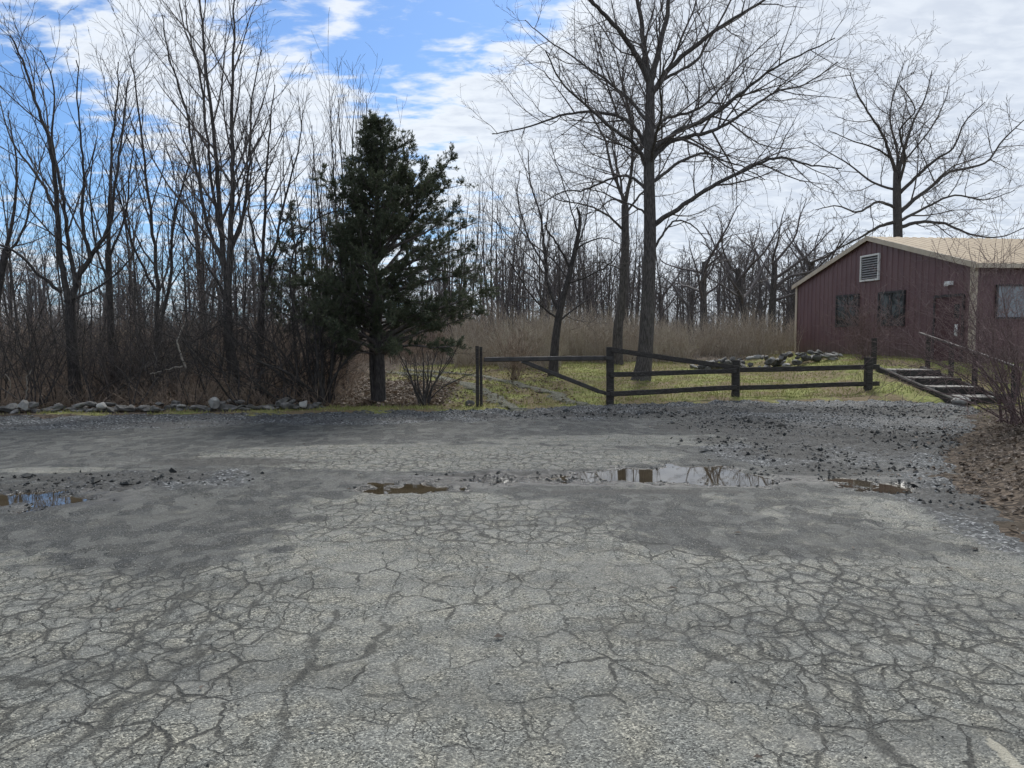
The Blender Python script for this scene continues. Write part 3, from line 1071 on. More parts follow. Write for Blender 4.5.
for (pp, ytop, w, px, sd) in ((p1, 347, .16, 610, 11), (p2, 360, .17, 735.5, 12), (p3, 357, .17, 868, 13)):
    fbeam('post', (pp.x, pp.y, H(pp.x, pp.y) - .2), (pp.x, pp.y, at(px, ytop, pp.y).z), w, w, sd)
off = .11
fbeam('rail', at(611, 350, YG1 - off), at(738, 368, YG2 - off), .05, .11, 21)
fbeam('rail', at(610, 374.5, YG1 - off), at(736, 370.5, YG2 - off - .06), .06, .11, 22, .01)
fbeam('rail', at(610, 394, YG1 - off), at(736, 387.5, YG2 - off), .06, .115, 23)
fbeam('rail', at(733, 370, YG2 + off), at(879, 367, YG3 + .03), .06, .12, 24)
fbeam('rail', at(733, 388, YG2 + off), at(879, 383.5, YG3 + .03), .06, .11, 25)

M['metal'] = m_simple('painted_dark_steel', (.018, .017, .016), (.05, .042, .036), 9, .5, .2, .5)
gate = empty('barrier_gate', (p1.x, p1.y - .02, H(p1.x, p1.y)))
tag(gate, 'closed dark swing barrier with one long bar and a bent brace', 'gate')
gl = Vector(gate.location)


def pipe(name, pts, rad, parent, origin, mat, sides=8):
    T = Tubes(); pp = [tuple(Vector(p) - origin) for p in pts]
    T.add(pp, [rad] * len(pp), sides)
    return T.build(name, mat, parent)


yb = YG1 - .0
mb = MB(); mb.timber(at(484, 359.5, YG0 + .02) - gl, at(607, 358, YG1) - gl, .09, .10, 18, .003, 7); mb.build('bar', M['metal'], gate)
mb = MB()
fa = at(522, 361, YG0 + .22); fb = at(598, 391, YG1 - .06); fc = at(607, 393.5, YG1 - .02)
mb.timber(fa - gl, fb - gl, .07, .09, 14, .003, 8); mb.timber(fb - gl + Vector((-.01, 0, 0)), fc - gl, .068, .085, 4, .003, 9)
mb.build('brace', M['metal'], gate)
for py in (358, 393.5):
    q = at(607.5, py, YG1 - .02) - gl
    mb = MB(); mb.box(q.x - .05, q.x + .10, q.y - .095, q.y - .083, q.z - .035, q.z + .035); mb.build('hinge', M['metal'], gate)

# ------------------------------------------------------------------ timber steps with handrail
sx0, sx1 = 9.87, 11.05
st = empty('timber_steps', (sx0, 16.7, H(sx0, 16.7)))
tag(st, 'shallow flight of dark timber steps rising from the lot to the building', 'steps')
so_ = Vector(st.location)
ystep = [16.75, 17.65, 18.55, 19.45]; zs = [.17, .33, .49, .64]
treadm = m_simple('packed_earth_tread', (.10, .09, .08), (.30, .285, .26), 8, .85, .4)
for k, (ya, za) in enumerate(zip(ystep, zs)):
    ye = ystep[k + 1] if k < 3 else 20.45
    mb = MB(); mb.timber(Vector((sx0 + .05, ya + .07, za - .075)) - so_, Vector((sx1 - .05, ya + .07, za - .075)) - so_, .14, .17, 8, .006, 40 + k); mb.build('riser', TB, st)
    mb = MB(); mb.box(sx0 + .06 - so_.x, sx1 - .06 - so_.x, ya + .13 - so_.y, ye + .02 - so_.y, za - .3 - so_.z, za + .004 - so_.z); mb.build('tread', treadm, st)
for xx, dz in ((sx0, .03), (sx1, .03)):
    mb = MB(); mb.timber(Vector((xx, 16.75, .0 + dz)) - so_, Vector((xx, 20.5, .60 + dz)) - so_, .10, .17, 14, .006, int(xx * 10)); mb.build('stringer', TB, st)
hr = empty('handrail', (sx1 + .12, 18.4, H(sx1, 18.4)))
tag(hr, 'thin sloping handrail on dark posts along the right side of the steps', 'handrail')
ho = Vector(hr.location)
xr_ = sx1 + .14
rail_m = m_simple('grey_weathered_rail', (.06, .055, .05), (.14, .13, .12), 12, .8, .4)
for Yp in (20.45, 19.35, 18.35, 16.9, 15.6):
    ztop = 1.55 + (Yp - 20.6) * .185
    mb = MB(); mb.timber(Vector((xr_, Yp, H(xr_, Yp) - .15)) - ho, Vector((xr_, Yp, ztop - .02)) - ho, .10, .10, 6, .005, int(Yp * 7)); mb.build('post', TB, hr)
mb = MB(); mb.timber(Vector((xr_, 20.9, 1.55 + .3 * .185)) - ho, Vector((xr_, 15.3, 1.55 - 5.3 * .185)) - ho, .075, .045, 14, .004, 77); mb.build('rail', rail_m, hr)
mb = MB(); Yp = 21.2; xx = X_at(873, Yp)
mb.timber((0, 0, -.2), (0, 0, at(873, 338, Yp).z - H(xx, Yp)), .12, .12, 6, .006, 55)
o = mb.build('post', TB, None, loc=(xx, Yp, H(xx, Yp)))
tag(o, 'lone tall dark post behind the right end of the fence', 'post')

# ------------------------------------------------------------------ metal building
def mat_metal_paint(name, c, c2, rough=.5, dirt=False):
    n = NT(name)
    o = n.obj()
    mp = n.n('ShaderNodeMapping'); n.L(o, mp.inputs[0]); mp.inputs['Scale'].default_value = (1, 1, .25)
    a = n.noise(mp.outputs[0], 2.5, 5, .65)
    b = n.noise(o, 26, 3, .6)
    cc = n.mix(n.mr(a, .35, .7), c, c2)
    cc = n.mix(n.mr(b, .55, .8, 0, .25), cc, (c[0] * .6, c[1] * .6, c[2] * .6))
    sz_ = n.n('ShaderNodeSeparateXYZ'); n.L(o, sz_.inputs[0])
    if dirt:
        d1 = n.math('ADD', sz_.outputs[2], n.math('MULTIPLY', n.noise(o, 3.5, 5, .7), -1.1))
        cc = n.mix(n.mr(d1, .10, -.65, 0, .6), cc, (.14, .115, .085))
        mps = n.n('ShaderNodeMapping'); n.L(o, mps.inputs[0]); mps.inputs['Scale'].default_value = (1, 1, .06)
        cc = n.mix(n.mr(n.noise(mps.outputs[0], 5, 4, .7), .52, .75, 0, .35), cc, (c2[0] * 1.35, c2[1] * 1.7, c2[2] * 1.6))
    return n.out(cc, rough, n.bump(a, .15, .01), spec=.4)


M['maroon'] = mat_metal_paint('maroon_siding', (.125, .068, .072), (.155, .088, .09), .5, True)
M['maroon_d'] = mat_metal_paint('maroon_door_paint', (.08, .034, .037), (.10, .045, .047), .55)
M['beige'] = mat_metal_paint('beige_trim', (.46, .39, .30), (.54, .47, .37))
M['roofm'] = mat_metal_paint('tan_roof_metal', (.25, .18, .105), (.32, .24, .145), .7)
M['white'] = mat_metal_paint('white_frame_paint', (.66, .66, .64), (.8, .8, .78))
M['black'] = m_simple('dark_interior', (.012, .012, .013), (.022, .022, .024), 6, .7, 0)
M['steel'] = m_simple('brushed_steel', (.4, .4, .4), (.5, .5, .5), 20, .35, 0, .5, metallic=.9)


def mat_glass():
    n = NT('painted_reflection_glass')
    o = n.obj()
    a = n.noise(o, 3.5, 4, .6)
    return n.out(n.mix(n.mr(a, .4, .65), (.02, .025, .027), (.10, .115, .12)), n.mr(a, .3, .7, .05, .2), spec=.8)  # pale mottling paints greyish reflections into the pane colour


M['glass'] = mat_glass()
BA = math.atan2(.115, .993)
BZ = .78
WG, LB, HE, HR = 10.27, 15.0, 2.74, 4.08
bld = empty('metal_building', (12.95, 21.4, BZ), BA)
tag(bld, 'maroon ribbed metal building with a tan roof and beige corners', 'building')


def zroof(y):
    return HE + (HR - HE) * (1 - abs(y - WG / 2) / (WG / 2))


def rib_profile(L, pitch=.305, d=.022):
    out = []
    x = 0.0
    while x < L - pitch:
        out += [(x, 0), (x + pitch * .45, 0), (x + pitch * .53, d), (x + pitch * .90, d), (x + pitch * .98, 0)]
        x += pitch
    out.append((L, 0))
    return out


wb_ = MB()
for side in ('gable', 'back_gable', 'front', 'rear'):
    L = WG if 'gable' in side else LB
    pr = rib_profile(L)
    for (a, da), (b, db) in zip(pr, pr[1:]):
        if side == 'gable':
            wb_.poly([(-da, a, -.3), (-db, b, -.3), (-db, b, zroof(b) - .03), (-da, a, zroof(a) - .03)][::-1])
        elif side == 'back_gable':
            wb_.poly([(LB + da, a, -.3), (LB + db, b, -.3), (LB + db, b, zroof(b) - .03), (LB + da, a, zroof(a) - .03)])
        elif side == 'front':
            wb_.poly([(a, -da, -.3), (b, -db, -.3), (b, -db, HE - .02), (a, -da, HE - .02)])
        else:
            wb_.poly([(a, WG + da, -.3), (b, WG + db, -.3), (b, WG + db, HE - .02), (a, WG + da, HE - .02)][::-1])
wb_.build('wall', M['maroon'], bld)
rf = MB()
ov, oe = .12, .18
for sgn in (0, 1):
    pr = rib_profile(LB + 2 * ov, .305, .018)
    ys_e = -oe if sgn == 0 else WG + oe
    ze = HE - (HR - HE) / (WG / 2) * oe + .05
    for (a, da), (b, db) in zip(pr, pr[1:]):
        q = [(a - ov, ys_e, ze + da), (b - ov, ys_e, ze + db), (b - ov, WG / 2, HR + .05 + db), (a - ov, WG / 2, HR + .05 + da)]
        rf.poly(q if sgn == 0 else q[::-1])
    q = [(-ov, ys_e, ze - .03), (LB + ov, ys_e, ze - .03), (LB + ov, WG / 2, HR + .02), (-ov, WG / 2, HR + .02)]
    rf.poly(q[::-1] if sgn == 0 else q)
roof = rf.build('roof', M['roofm'], bld)
rt = MB()
for ya, yb_ in ((-oe, WG / 2), (WG / 2, WG + oe)):
    def zz_(y): return HE + .05 + (HR - HE) * (1 - abs(y - WG / 2) / (WG / 2))
    for xo in (-ov - .02,):
        x0, x1 = xo, xo + .03
        A = [(x0, ya, zz_(ya) - .13), (x0, yb_, zz_(yb_) - .13), (x0, yb_, zz_(yb_) + .035), (x0, ya, zz_(ya) + .035)]
        Bq = [(x1, p[1], p[2]) for p in A]
        b = len(rt.v); rt.v += A + Bq
        rt.f += [(b + 3, b + 2, b + 1, b), (b + 4, b + 5, b + 6, b + 7), (b, b + 1, b + 5, b + 4), (b + 1, b + 2, b + 6, b + 5), (b + 2, b + 3, b + 7, b + 6), (b + 3, b, b + 4, b + 7)]
rt.build('rake_trim', M['beige'], bld)
gt = MB(); gt.box(-ov, LB + ov, -oe - .10, -oe - .002, HE - .12, HE - .0); gt.build('gutter', M['beige'], bld)
for yy in (0, WG):
    ct = MB()
    y0, y1 = (-.035, .15) if yy == 0 else (WG - .12, WG + .035)
    ct.box(-.037, -.026, y0, y1, -.28, HE - .02 if yy == 0 else HE - .02)
    if yy == 0: ct.box(-.0255, .06, -.037, -.026, -.28, HE - .03)
    ct.build('corner_trim', M['beige'], bld)
bt = MB(); bt.box(-.03, -.024, .25, WG - .22, -.29, -.12); bt.build('base_trim', M['maroon_d'], bld)


def wall_y_at(px):
    a = (px - 512) / F
    c0 = Vector((12.95, 21.4)); u = Vector((-.115, .993))
    # x = a*y*k
    k = a / math.cos(PITCH)
    t = (c0.x - k * c0.y) / (k * u.y - u.x)
    return t


def wall_z_at(px, py):
    t = wall_y_at(px); Y = 21.4 + .993 * t
    return at(px, py, Y).z - BZ


def opening(px0, px1, py0, py1, name, fr_mat, pane_mat, fw=.05, depth=.05, mull=0, label=None):
    ya, yb_ = wall_y_at(px1), wall_y_at(px0)
    pm = (px0 + px1) / 2
    z1, z0 = wall_z_at(pm, py0), wall_z_at(pm, py1)
    mb = MB()
    x0, x1 = -.024 - depth, -.024 + .02
    mb.box(x0, x1, ya, yb_, z1 - fw, z1); mb.box(x0, x1, ya, yb_, z0, z0 + fw)
    mb.box(x0, x1, ya, ya + fw, z0 + fw + .0005, z1 - fw - .0005); mb.box(x0, x1, yb_ - fw, yb_, z0 + fw + .0005, z1 - fw - .0005)
    for i in range(mull):
        ym = ya + (yb_ - ya) * (i + 1) / (mull + 1)
        mb.box(x0 + .012, x1, ym - .02, ym + .02, z0 + fw + .0005, z1 - fw - .0005)
    fr = mb.build(name, fr_mat, bld)
    pb = MB(); pb.box(-.036, -.026, ya + fw + .002, yb_ - fw - .002, z0 + fw + .002, z1 - fw - .002)
    pb.build('pane', pane_mat, fr)
    if label: fr['label'] = label
    return fr, ya, yb_, z0, z1


M['dframe'] = m_simple('dark_window_frame', (.03, .03, .032), (.06, .058, .056), 10, .5, 0)
opening(835, 857.5, 294.5, 327, 'window', M['dframe'], M['glass'], .06, .05, 1)
opening(877, 903, 291, 326, 'window', M['dframe'], M['glass'], .06, .05, 1)
fr, ya, yb_, z0, z1 = opening(858.5, 877, 254.5, 281, 'vent', M['white'], M['black'], .06, .06)
sb = MB()
ns = 9
for i in range(ns):
    zc = z0 + .08 + (z1 - z0 - .16) * (i + .5) / ns
    b = len(sb.v)
    sb.v += [(-.078, ya + .062, zc - .03), (-.078, yb_ - .062, zc - .03), (-.04, yb_ - .062, zc + .015), (-.04, ya + .062, zc + .015),
             (-.076, ya + .062, zc - .038), (-.076, yb_ - .062, zc - .038), (-.038, yb_ - .062, zc + .007), (-.038, ya + .062, zc + .007)]
    sb.f += [(b + 3, b + 2, b + 1, b), (b + 4, b + 5, b + 6, b + 7), (b, b + 1, b + 5, b + 4)]
sb.build('slats', m_simple('grey_louvre', (.22, .22, .22), (.3, .3, .3), 8, .5, 0), fr)
# door
ya, yb_ = wall_y_at(961), wall_y_at(934)
z1 = wall_z_at(947, 297); z0 = -.12
db = MB(); db.box(-.045, -.0255, ya, yb_, z0, z1)
door = db.build('door', M['maroon_d'], bld)
fb_ = MB()
fb_.box(-.075, -.0265, ya - .06, ya - .001, z0, z1 + .06); fb_.box(-.075, -.0265, yb_ + .001, yb_ + .06, z0, z1 + .06); fb_.box(-.09, -.0265, ya - .0, yb_ + .0, z1 + .001, z1 + .075)
fb_.build('door_frame', M['dframe'], bld)
hb = MB(); hb.box(-.10, -.046, ya + .10, ya + .13, z0 + .95, z0 + 1.02); hb.box(-.12, -.10, ya + .10, ya + .24, z0 + .97, z0 + 1.0); hb.build('handle', M['steel'], door)
hb = MB(); hb.box(-.052, -.0455, ya + .12, ya + .34, z1 - .62, z1 - .22); hb.build('pane', M['glass'], door)
hb = MB(); hb.box(-.05, -.0455, ya + .16, ya + .30, z1 - 1.14, z1 - .80); hb.build('notice', M['white'], door)
# lamp over the door
yl = wall_y_at(948); zl = wall_z_at(948, 283)
lb = MB(); lb.box(-.16, -.027, yl - .10, yl + .10, zl - .06, zl + .05); lb.box(-.20, -.161, yl - .07, yl + .07, zl - .09, zl + .0); lb.build('wall_lamp', M['white'], bld)
# side window, pale blind
kx0, kx1 = .62, 1.9
wz0, wz1 = 1.22, 2.18
mb = MB(); fw = .05
mb.box(kx0, kx1, -.075, -.0265, wz1 - fw, wz1); mb.box(kx0, kx1, -.075, -.0265, wz0, wz0 + fw)
mb.box(kx0, kx0 + fw, -.075, -.0265, wz0 + fw + .0005, wz1 - fw - .0005); mb.box(kx1 - fw, kx1, -.075, -.0265, wz0 + fw + .0005, wz1 - fw - .0005)
fr = mb.build('window', M['dframe'], bld)
pb = MB(); pb.box(kx0 + fw + .002, kx1 - fw - .002, -.036, -.026, wz0 + fw + .002, wz1 - fw - .002)
pb.build('pane', m_simple('pale_blind_behind_glass', (.16, .18, .2), (.24, .26, .28), 2, .12, 0, .6), fr)
mb = MB()
for kx in (4.6, 8.6):
    pass


# ------------------------------------------------------------------ trees
def vnorm(a):
    l = math.sqrt(a[0] ** 2 + a[1] ** 2 + a[2] ** 2) + 1e-9
    return (a[0] / l, a[1] / l, a[2] / l)


def cross(a, b):
    return (a[1] * b[2] - a[2] * b[1], a[2] * b[0] - a[0] * b[2], a[0] * b[1] - a[1] * b[0])


def side_dir(d, ang, az):
    ref = (0, 0, 1) if abs(d[2]) < .9 else (1, 0, 0)
    u = vnorm(cross(d, ref)); w = cross(d, u)
    ca, sa, cz, sz = math.cos(ang), math.sin(ang), math.cos(az), math.sin(az)
    return vnorm(tuple(d[i] * ca + (u[i] * cz + w[i] * sz) * sa for i in range(3)))


# a level: n segments, c children per metre (or fixed with 'k'), a=(min,max) angle, ratio length, g gnarl, up tropism, t0 first child, tip taper, sides
def grow(T, r, p, d, L, rad, lv, i, rmin, T2=None):
    s = lv[i]
    n = s['n']
    pts = [p]; rr = [rad]; step = L / n
    g, up = s['g'], s['up']
    for k in range(n):
        d = vnorm((d[0] + r.gauss(0, g), d[1] + r.gauss(0, g), d[2] + r.gauss(0, g) + up))
        p = (p[0] + d[0] * step, p[1] + d[1] * step, p[2] + d[2] * step)
        if p[2] < .04: p = (p[0], p[1], .04)
        pts.append(p); rr.append(max(rmin, rad * (1 - (k + 1) / n * (1 - s.get('tip', .3)))))
    T.add(pts, rr, s['sides'])
    if i + 1 < len(lv):
        kids(T2 or T, r, pts, rr, L, lv, i + 1, rmin)
    return pts, rr


def kids(T, r, pts, rr, L, lv, i, rmin):
    s = lv[i]
    k = max(1, int(round(s['k'] * r.uniform(.75, 1.25)))) if 'k' in s else max(1, int(round(s['c'] * L * r.uniform(.8, 1.2))))
    az = r.uniform(0, 6.28)
    n = len(pts) - 1
    for j in range(k):
        t = s['t0'] + (1 - s['t0']) * (j + r.uniform(.1, .9)) / k
        f = t * n; a = min(int(f), n - 1); f -= a
        p0, p1 = pts[a], pts[a + 1]
        p = tuple(p0[q] + (p1[q] - p0[q]) * f for q in range(3))
        d = vnorm(tuple(p1[q] - p0[q] for q in range(3)))
        ra = rr[a] + (rr[a + 1] - rr[a]) * f
        az += 2.4 + r.uniform(-.7, .7)
        ang = R(r.uniform(*s['a']))
        dd = side_dir(d, ang, az)
        if s.get('noback') and dd[2] < -.25: dd = vnorm((dd[0], dd[1], -dd[2] * .5))
        l = L * s['ratio'] * (1 - s.get('fall', .5) * t) * r.uniform(.55, 1.2)
        if s.get('lmax'): l = min(l, s['lmax'])
        rd = max(rmin, min(ra * s.get('rr', .62), s.get('rk', .014) * l + .002))
        grow(T, r, p, dd, l, rd, lv, i, rmin)


def smooth_line(pts, per=5):
    out = []
    P = [pts[0]] + list(pts) + [pts[-1]]
    for i in range(1, len(P) - 2):
        for k in range(per):
            t = k / per
            a, b, c, d = P[i - 1], P[i], P[i + 1], P[i + 2]
            out.append(tuple(.5 * ((2 * b[q]) + (-a[q] + c[q]) * t + (2 * a[q] - 5 * b[q] + 4 * c[q] - d[q]) * t * t + (-a[q] + 3 * b[q] - 3 * c[q] + d[q]) * t ** 3) for q in range(3)))
    out.append(tuple(pts[-1]))
    return out


def plen(p):
    return sum(math.dist(a, b) for a, b in zip(p, p[1:]))


def pxline(pl, Y, dY, origin, jit=0, r=None):
    n = len(pl) - 1
    ctr = []
    for i, q in enumerate(pl):
        y = Y + dY * (i / n) ** 1.2
        v = at(q[0], q[1], y) - origin
        ctr.append(tuple(v))
    return ctr


def limb(T, r, line, r0, r1, sides, gn=.02):
    S = smooth_line(line, 5)
    n = len(S)
    pts = []; rr = []
    for i, p in enumerate(S):
        t = i / (n - 1)
        j = gn if 0 < i < n - 1 else 0
        pts.append((p[0] + r.gauss(0, j), p[1] + r.gauss(0, j), p[2] + r.gauss(0, j)))
        rr.append(r0 + (r1 - r0) * t ** .8)
    T.add(pts, rr, sides)
    return pts, rr, plen(pts)


TW = [dict(n=5, c=2.3, a=(30, 65), ratio=.55, g=.16, up=.05, t0=.12, fall=.45, sides=4, tip=.25, rr=.6, rk=.012),
      dict(n=4, c=3.4, a=(28, 60), ratio=.55, g=.18, up=.06, t0=.15, fall=.4, sides=3, tip=.3, rr=.65, rk=.011),
      dict(n=3, c=4.2, a=(25, 60), ratio=.62, g=.2, up=.07, t0=.15, fall=.3, sides=3, tip=.35, rr=.7, rk=.01)]


def hand_tree(name, label, cat, base_px, Y, trunk, tr, limbs, levels, seed, bark, twig, rmin=.0035, group=None, flare=1.35, auto=0, lmax=None):
    """a tree laid out from its real trunk and main limbs; smaller wood grows from them in every direction"""
    r = random.Random(seed)
    bx = X_at(base_px, Y)
    org = Vector((bx, Y, H(bx, Y) - .05))
    root = empty(name, org)
    tag(root, label, cat, group)
    T = Tubes(); C = Tubes()
    tl = pxline(trunk, Y, 0, org)
    tl[0] = (0, 0, -.1)
    S = smooth_line(tl, 6)
    n = len(S)
    rr = [tr[0] + (tr[1] - tr[0]) * (i / (n - 1)) for i in range(n)]
    for i in range(n):
        z = S[i][2]
        rr[i] *= 1 + (flare - 1) * math.exp(-max(z, 0) / .35)
    T.add(S, rr, 12)
    kids(C, r, S, rr, plen(S), [dict(k=auto, a=(45, 80), ratio=.3, t0=.4, n=5, g=.15, up=.05, fall=.2, sides=4, rk=.013)] + levels[1:], 0, rmin) if auto else None
    for pl, r0, r1, dY in limbs:
        l = pxline(pl, Y, dY, org)
        # start the limb on the trunk or parent limb
        pts, rad, L = limb(T, r, l, r0, r1, 7, .012)
        kids(C, r, pts, rad, L, levels, 0, rmin)
    T.build('trunk', bark, root)
    if C.n: C.build('crown', twig, root)
    return root, C.n


LB_ = 'bare tree'
# --- the tall tree behind the fence
lim = [([(650, 84), (640, 62), (625, 38), (605, 15), (585, -5), (560, -45)], .105, .03, -1.5),
       ([(650, 90), (645, 55), (641, 20), (636, -20), (640, -80)], .11, .03, .8),
       ([(651, 80), (660, 45), (668, 5), (668, -40), (672, -90)], .10, .03, 1.2),
       ([(651, 95), (670, 68), (700, 42), (728, 22), (765, 0), (800, -30)], .095, .02, -1.0),
       ([(651, 92), (665, 78), (695, 62), (715, 30), (735, -10), (745, -50)], .06, .015, 2.0),
       ([(648, 152), (640, 135), (622, 118), (590, 112), (560, 116), (525, 128), (492, 134)], .075, .015, 1.4),
       ([(648, 168), (635, 145), (612, 128), (585, 105), (560, 80), (545, 50)], .07, .015, -2.0),
       ([(646, 120), (628, 98), (606, 80), (580, 62), (548, 40), (525, 20)], .055, .012, 2.2),
       ([(653, 150), (676, 132), (706, 119), (738, 96), (762, 76), (790, 60), (835, 38)], .09, .015, -1.2),
       ([(653, 158), (670, 142), (700, 134), (722, 127), (748, 110), (775, 92), (805, 84), (838, 62)], .08, .015, 1.4),
       ([(652, 128), (668, 118), (700, 108), (722, 86), (745, 60), (780, 30)], .06, .014, 3.0),
       ([(653, 226), (672, 212), (705, 190), (740, 172), (765, 161), (785, 158), (812, 165), (842, 168)], .085, .015, -1.8),
       ([(653, 182), (680, 162), (705, 153), (722, 160), (745, 168), (765, 180)], .055, .012, 1.6),
       ([(654, 250), (664, 232), (675, 221), (690, 224), (705, 240), (712, 262)], .04, .01, -.8),
       ([(646, 190), (630, 176), (608, 180), (585, 190), (562, 192), (540, 206)], .05, .012, 1.0),
       ([(647, 215), (630, 204), (612, 200), (598, 210), (580, 216)], .035, .01, -1.2),
       ([(650, 165), (655, 140), (662, 110), (660, 80), (672, 50)], .06, .015, -4.0),
       ([(650, 175), (640, 150), (650, 115), (640, 85), (630, 60)], .06, .015, 4.0)]
YT = 22.0
hand_tree('tall_tree', 'tallest bare tree with wide spreading limbs standing on the lawn behind the fence', LB_, 640, YT,
          [(641, 384), (645, 355), (648, 300), (650, 235), (649, 170), (650, 110), (650, 80)], (.24, .115), lim, TW, 42, M['bark'], M['twig'], flare=1.35)
# --- second tree behind it
lim = [([(624, 200), (612, 170), (605, 140), (590, 110), (585, 80)], .07, .015, 1.0),
       ([(625, 205), (632, 160), (630, 120), (622, 80), (630, 45)], .075, .015, -.8),
       ([(624, 230), (605, 214), (585, 205), (560, 200), (540, 190)], .05, .012, -1.2),
       ([(623, 220), (640, 195), (655, 180), (672, 150), (680, 120)], .05, .012, 1.5),
       ([(622, 270), (600, 262), (585, 268), (565, 262)], .03, .01, -1),
       ([(624, 215), (620, 180), (612, 140), (618, 100)], .06, .015, 3.0)]
hand_tree('tree', 'bare tree with a slightly bent trunk just left of the tallest tree', LB_, 617, 27.5,
          [(615, 366), (618, 330), (622, 300), (625, 255), (625, 205)], (.19, .13), lim, TW, 43, M['bark'], M['twig'], .005)
# --- leaning broken tree
lim = [([(574, 255), (585, 225), (590, 190), (600, 160)], .03, .008, .7), ([(578, 235), (570, 205), (560, 175), (552, 150)], .03, .008, -.5),
       ([(568, 280), (555, 262), (540, 250), (520, 230)], .03, .008, .9),
       ([(560, 312), (548, 285), (545, 250), (540, 215), (530, 180), (528, 150)], .06, .012, 1.0),
       ([(575, 250), (588, 242), (605, 238), (622, 245)], .035, .01, -.6),
       ([(570, 268), (558, 245), (548, 232), (545, 225)], .04, .02, -.8),
       ([(566, 285), (590, 275), (612, 262), (625, 240)], .03, .01, -1.2),
       ([(557, 318), (535, 300), (515, 270), (500, 250)], .04, .01, -1.4),
       ([(558, 322), (580, 305), (600, 290), (615, 262)], .035, .01, 1.2),
       ([(548, 270), (530, 240), (518, 200), (520, 170)], .035, .01, 1.6)]
hand_tree('tree', 'leaning bare tree with a snapped top behind the closed barrier', LB_, 553, 23.5,
          [(553, 376), (555, 345), (560, 310), (568, 280), (575, 250), (580, 222), (577, 207)], (.145, .028), lim, TW, 44, M['bark_dark'], M['twig'], .004)
# --- oak behind the building
lim = [([(897, 176), (890, 155), (882, 133), (870, 115), (858, 95), (850, 72)], .12, .02, -1.5),
       ([(897, 178), (904, 150), (912, 125), (925, 98), (932, 70)], .13, .02, 1.2),
       ([(897, 196), (915, 178), (935, 160), (953, 148), (965, 122), (985, 102)], .12, .02, -1.8),
       ([(898, 214), (914, 200), (932, 186), (950, 172), (985, 163), (1003, 140), (1024, 120)], .14, .03, 1.0),
       ([(898, 228), (920, 222), (945, 224), (970, 234), (1000, 237), (1030, 225)], .12, .02, -1.5),
       ([(898, 222), (925, 208), (955, 195), (985, 200), (1015, 190)], .10, .02, 2.5),
       ([(896, 222), (880, 226), (862, 236), (840, 248), (812, 262)], .12, .02, 1.0),
       ([(896, 208), (878, 202), (858, 212), (838, 206), (815, 210)], .10, .02, -2.2),
       ([(895, 190), (872, 182), (850, 165), (825, 150), (805, 140)], .08, .015, 2.0),
       ([(893, 160), (875, 148), (850, 140), (828, 130)], .07, .015, -2.0),
       ([(897, 180), (897, 150), (890, 120), (895, 90), (905, 60)], .10, .02, 4.0),
       ([(897, 188), (905, 160), (900, 130), (915, 110), (900, 85)], .10, .02, -4.0),
       ([(905, 160), (930, 130), (945, 100), (950, 80)], .06, .015, 3.0)]
TWB = [dict(TW[0], c=1.7, a=(30, 70), ratio=.42), dict(TW[1], c=2.6), dict(TW[2], c=3.6)]
hand_tree('tree', 'broad crowned bare tree rising behind the tan roof', LB_, 898, 44,
          [(898, 330), (898, 290), (898, 240), (897, 200), (897, 172)], (.30, .20), lim, TWB, 45, M['bark'], M['twig'], .008)

# --- left side trees
YL = 17.0
TL = [dict(TW[0], a=(20, 48), up=.12, g=.09, c=2.2, ratio=.42), dict(TW[1], a=(20, 48), up=.11, g=.13, c=3.2), dict(TW[2], a=(20, 50), c=3.8, up=.1)]
hand_tree('tree', 'twin stemmed bare tree near the left end of the wall, forking into a wide V', LB_, 76, YL,
          [(77, 408), (74, 370), (71, 330), (70, 305)], (.13, .105),
          [([(70, 306), (62, 270), (58, 220), (52, 150), (38, 110), (22, 60), (10, 35)], .08, .012, -.6),
           ([(71, 310), (76, 280), (92, 255), (110, 225), (113, 195), (122, 130), (128, 80)], .08, .012, .5),
           ([(62, 292), (40, 275), (15, 252), (-20, 235), (-60, 200)], .045, .012, -1.0),
           ([(76, 285), (68, 240), (62, 190), (52, 140), (54, 90), (40, 50)], .055, .01, .8),
           ([(90, 258), (82, 220), (84, 175), (80, 125), (76, 60)], .05, .01, -.8),
           ([(58, 220), (40, 180), (12, 140), (0, 100)], .04, .01, 1.2),
           ([(70, 300), (95, 290), (125, 265), (142, 240)], .03, .01, -.9)], TL, 50, M['bark_dark'], M['twig'])
hand_tree('tree', 'very tall slim tree of several upright stems reaching the top edge, left of the cedar', LB_, 236, 17.6,
          [(237, 402), (233, 370), (229, 335), (227, 290)], (.13, .10),
          [([(227, 292), (222, 240), (218, 180), (212, 120), (205, 60), (200, 0), (192, -30)], .075, .012, .4),
           ([(228, 290), (230, 240), (233, 180), (232, 110), (234, 40), (233, -20)], .085, .012, -.3),
           ([(225, 270), (208, 225), (196, 170), (186, 110), (170, 60), (162, 15)], .05, .01, -.9),
           ([(222, 240), (213, 190), (206, 130), (200, 70), (188, 30), (184, -10)], .045, .01, 1.0),
           ([(231, 250), (245, 205), (250, 150), (252, 95), (262, 50)], .045, .01, .9),
           ([(228, 300), (205, 262), (180, 225), (165, 180)], .035, .01, -1.4)], TL, 51, M['bark_dark'], M['twig'])
hand_tree('tree', 'slender leaning tree cut by the left edge of the photo', LB_, -12, 17.2,
          [(-20, 405), (-12, 350), (-2, 290), (6, 250)], (.12, .07),
          [([(6, 250), (14, 210), (16, 160), (8, 110)], .05, .01, .4), ([(0, 285), (-20, 230), (-35, 160)], .05, .01, -.8),
           ([(4, 262), (25, 225), (35, 180), (48, 140)], .035, .01, .9)], TL, 52, M['bark_dark'], M['twig'])
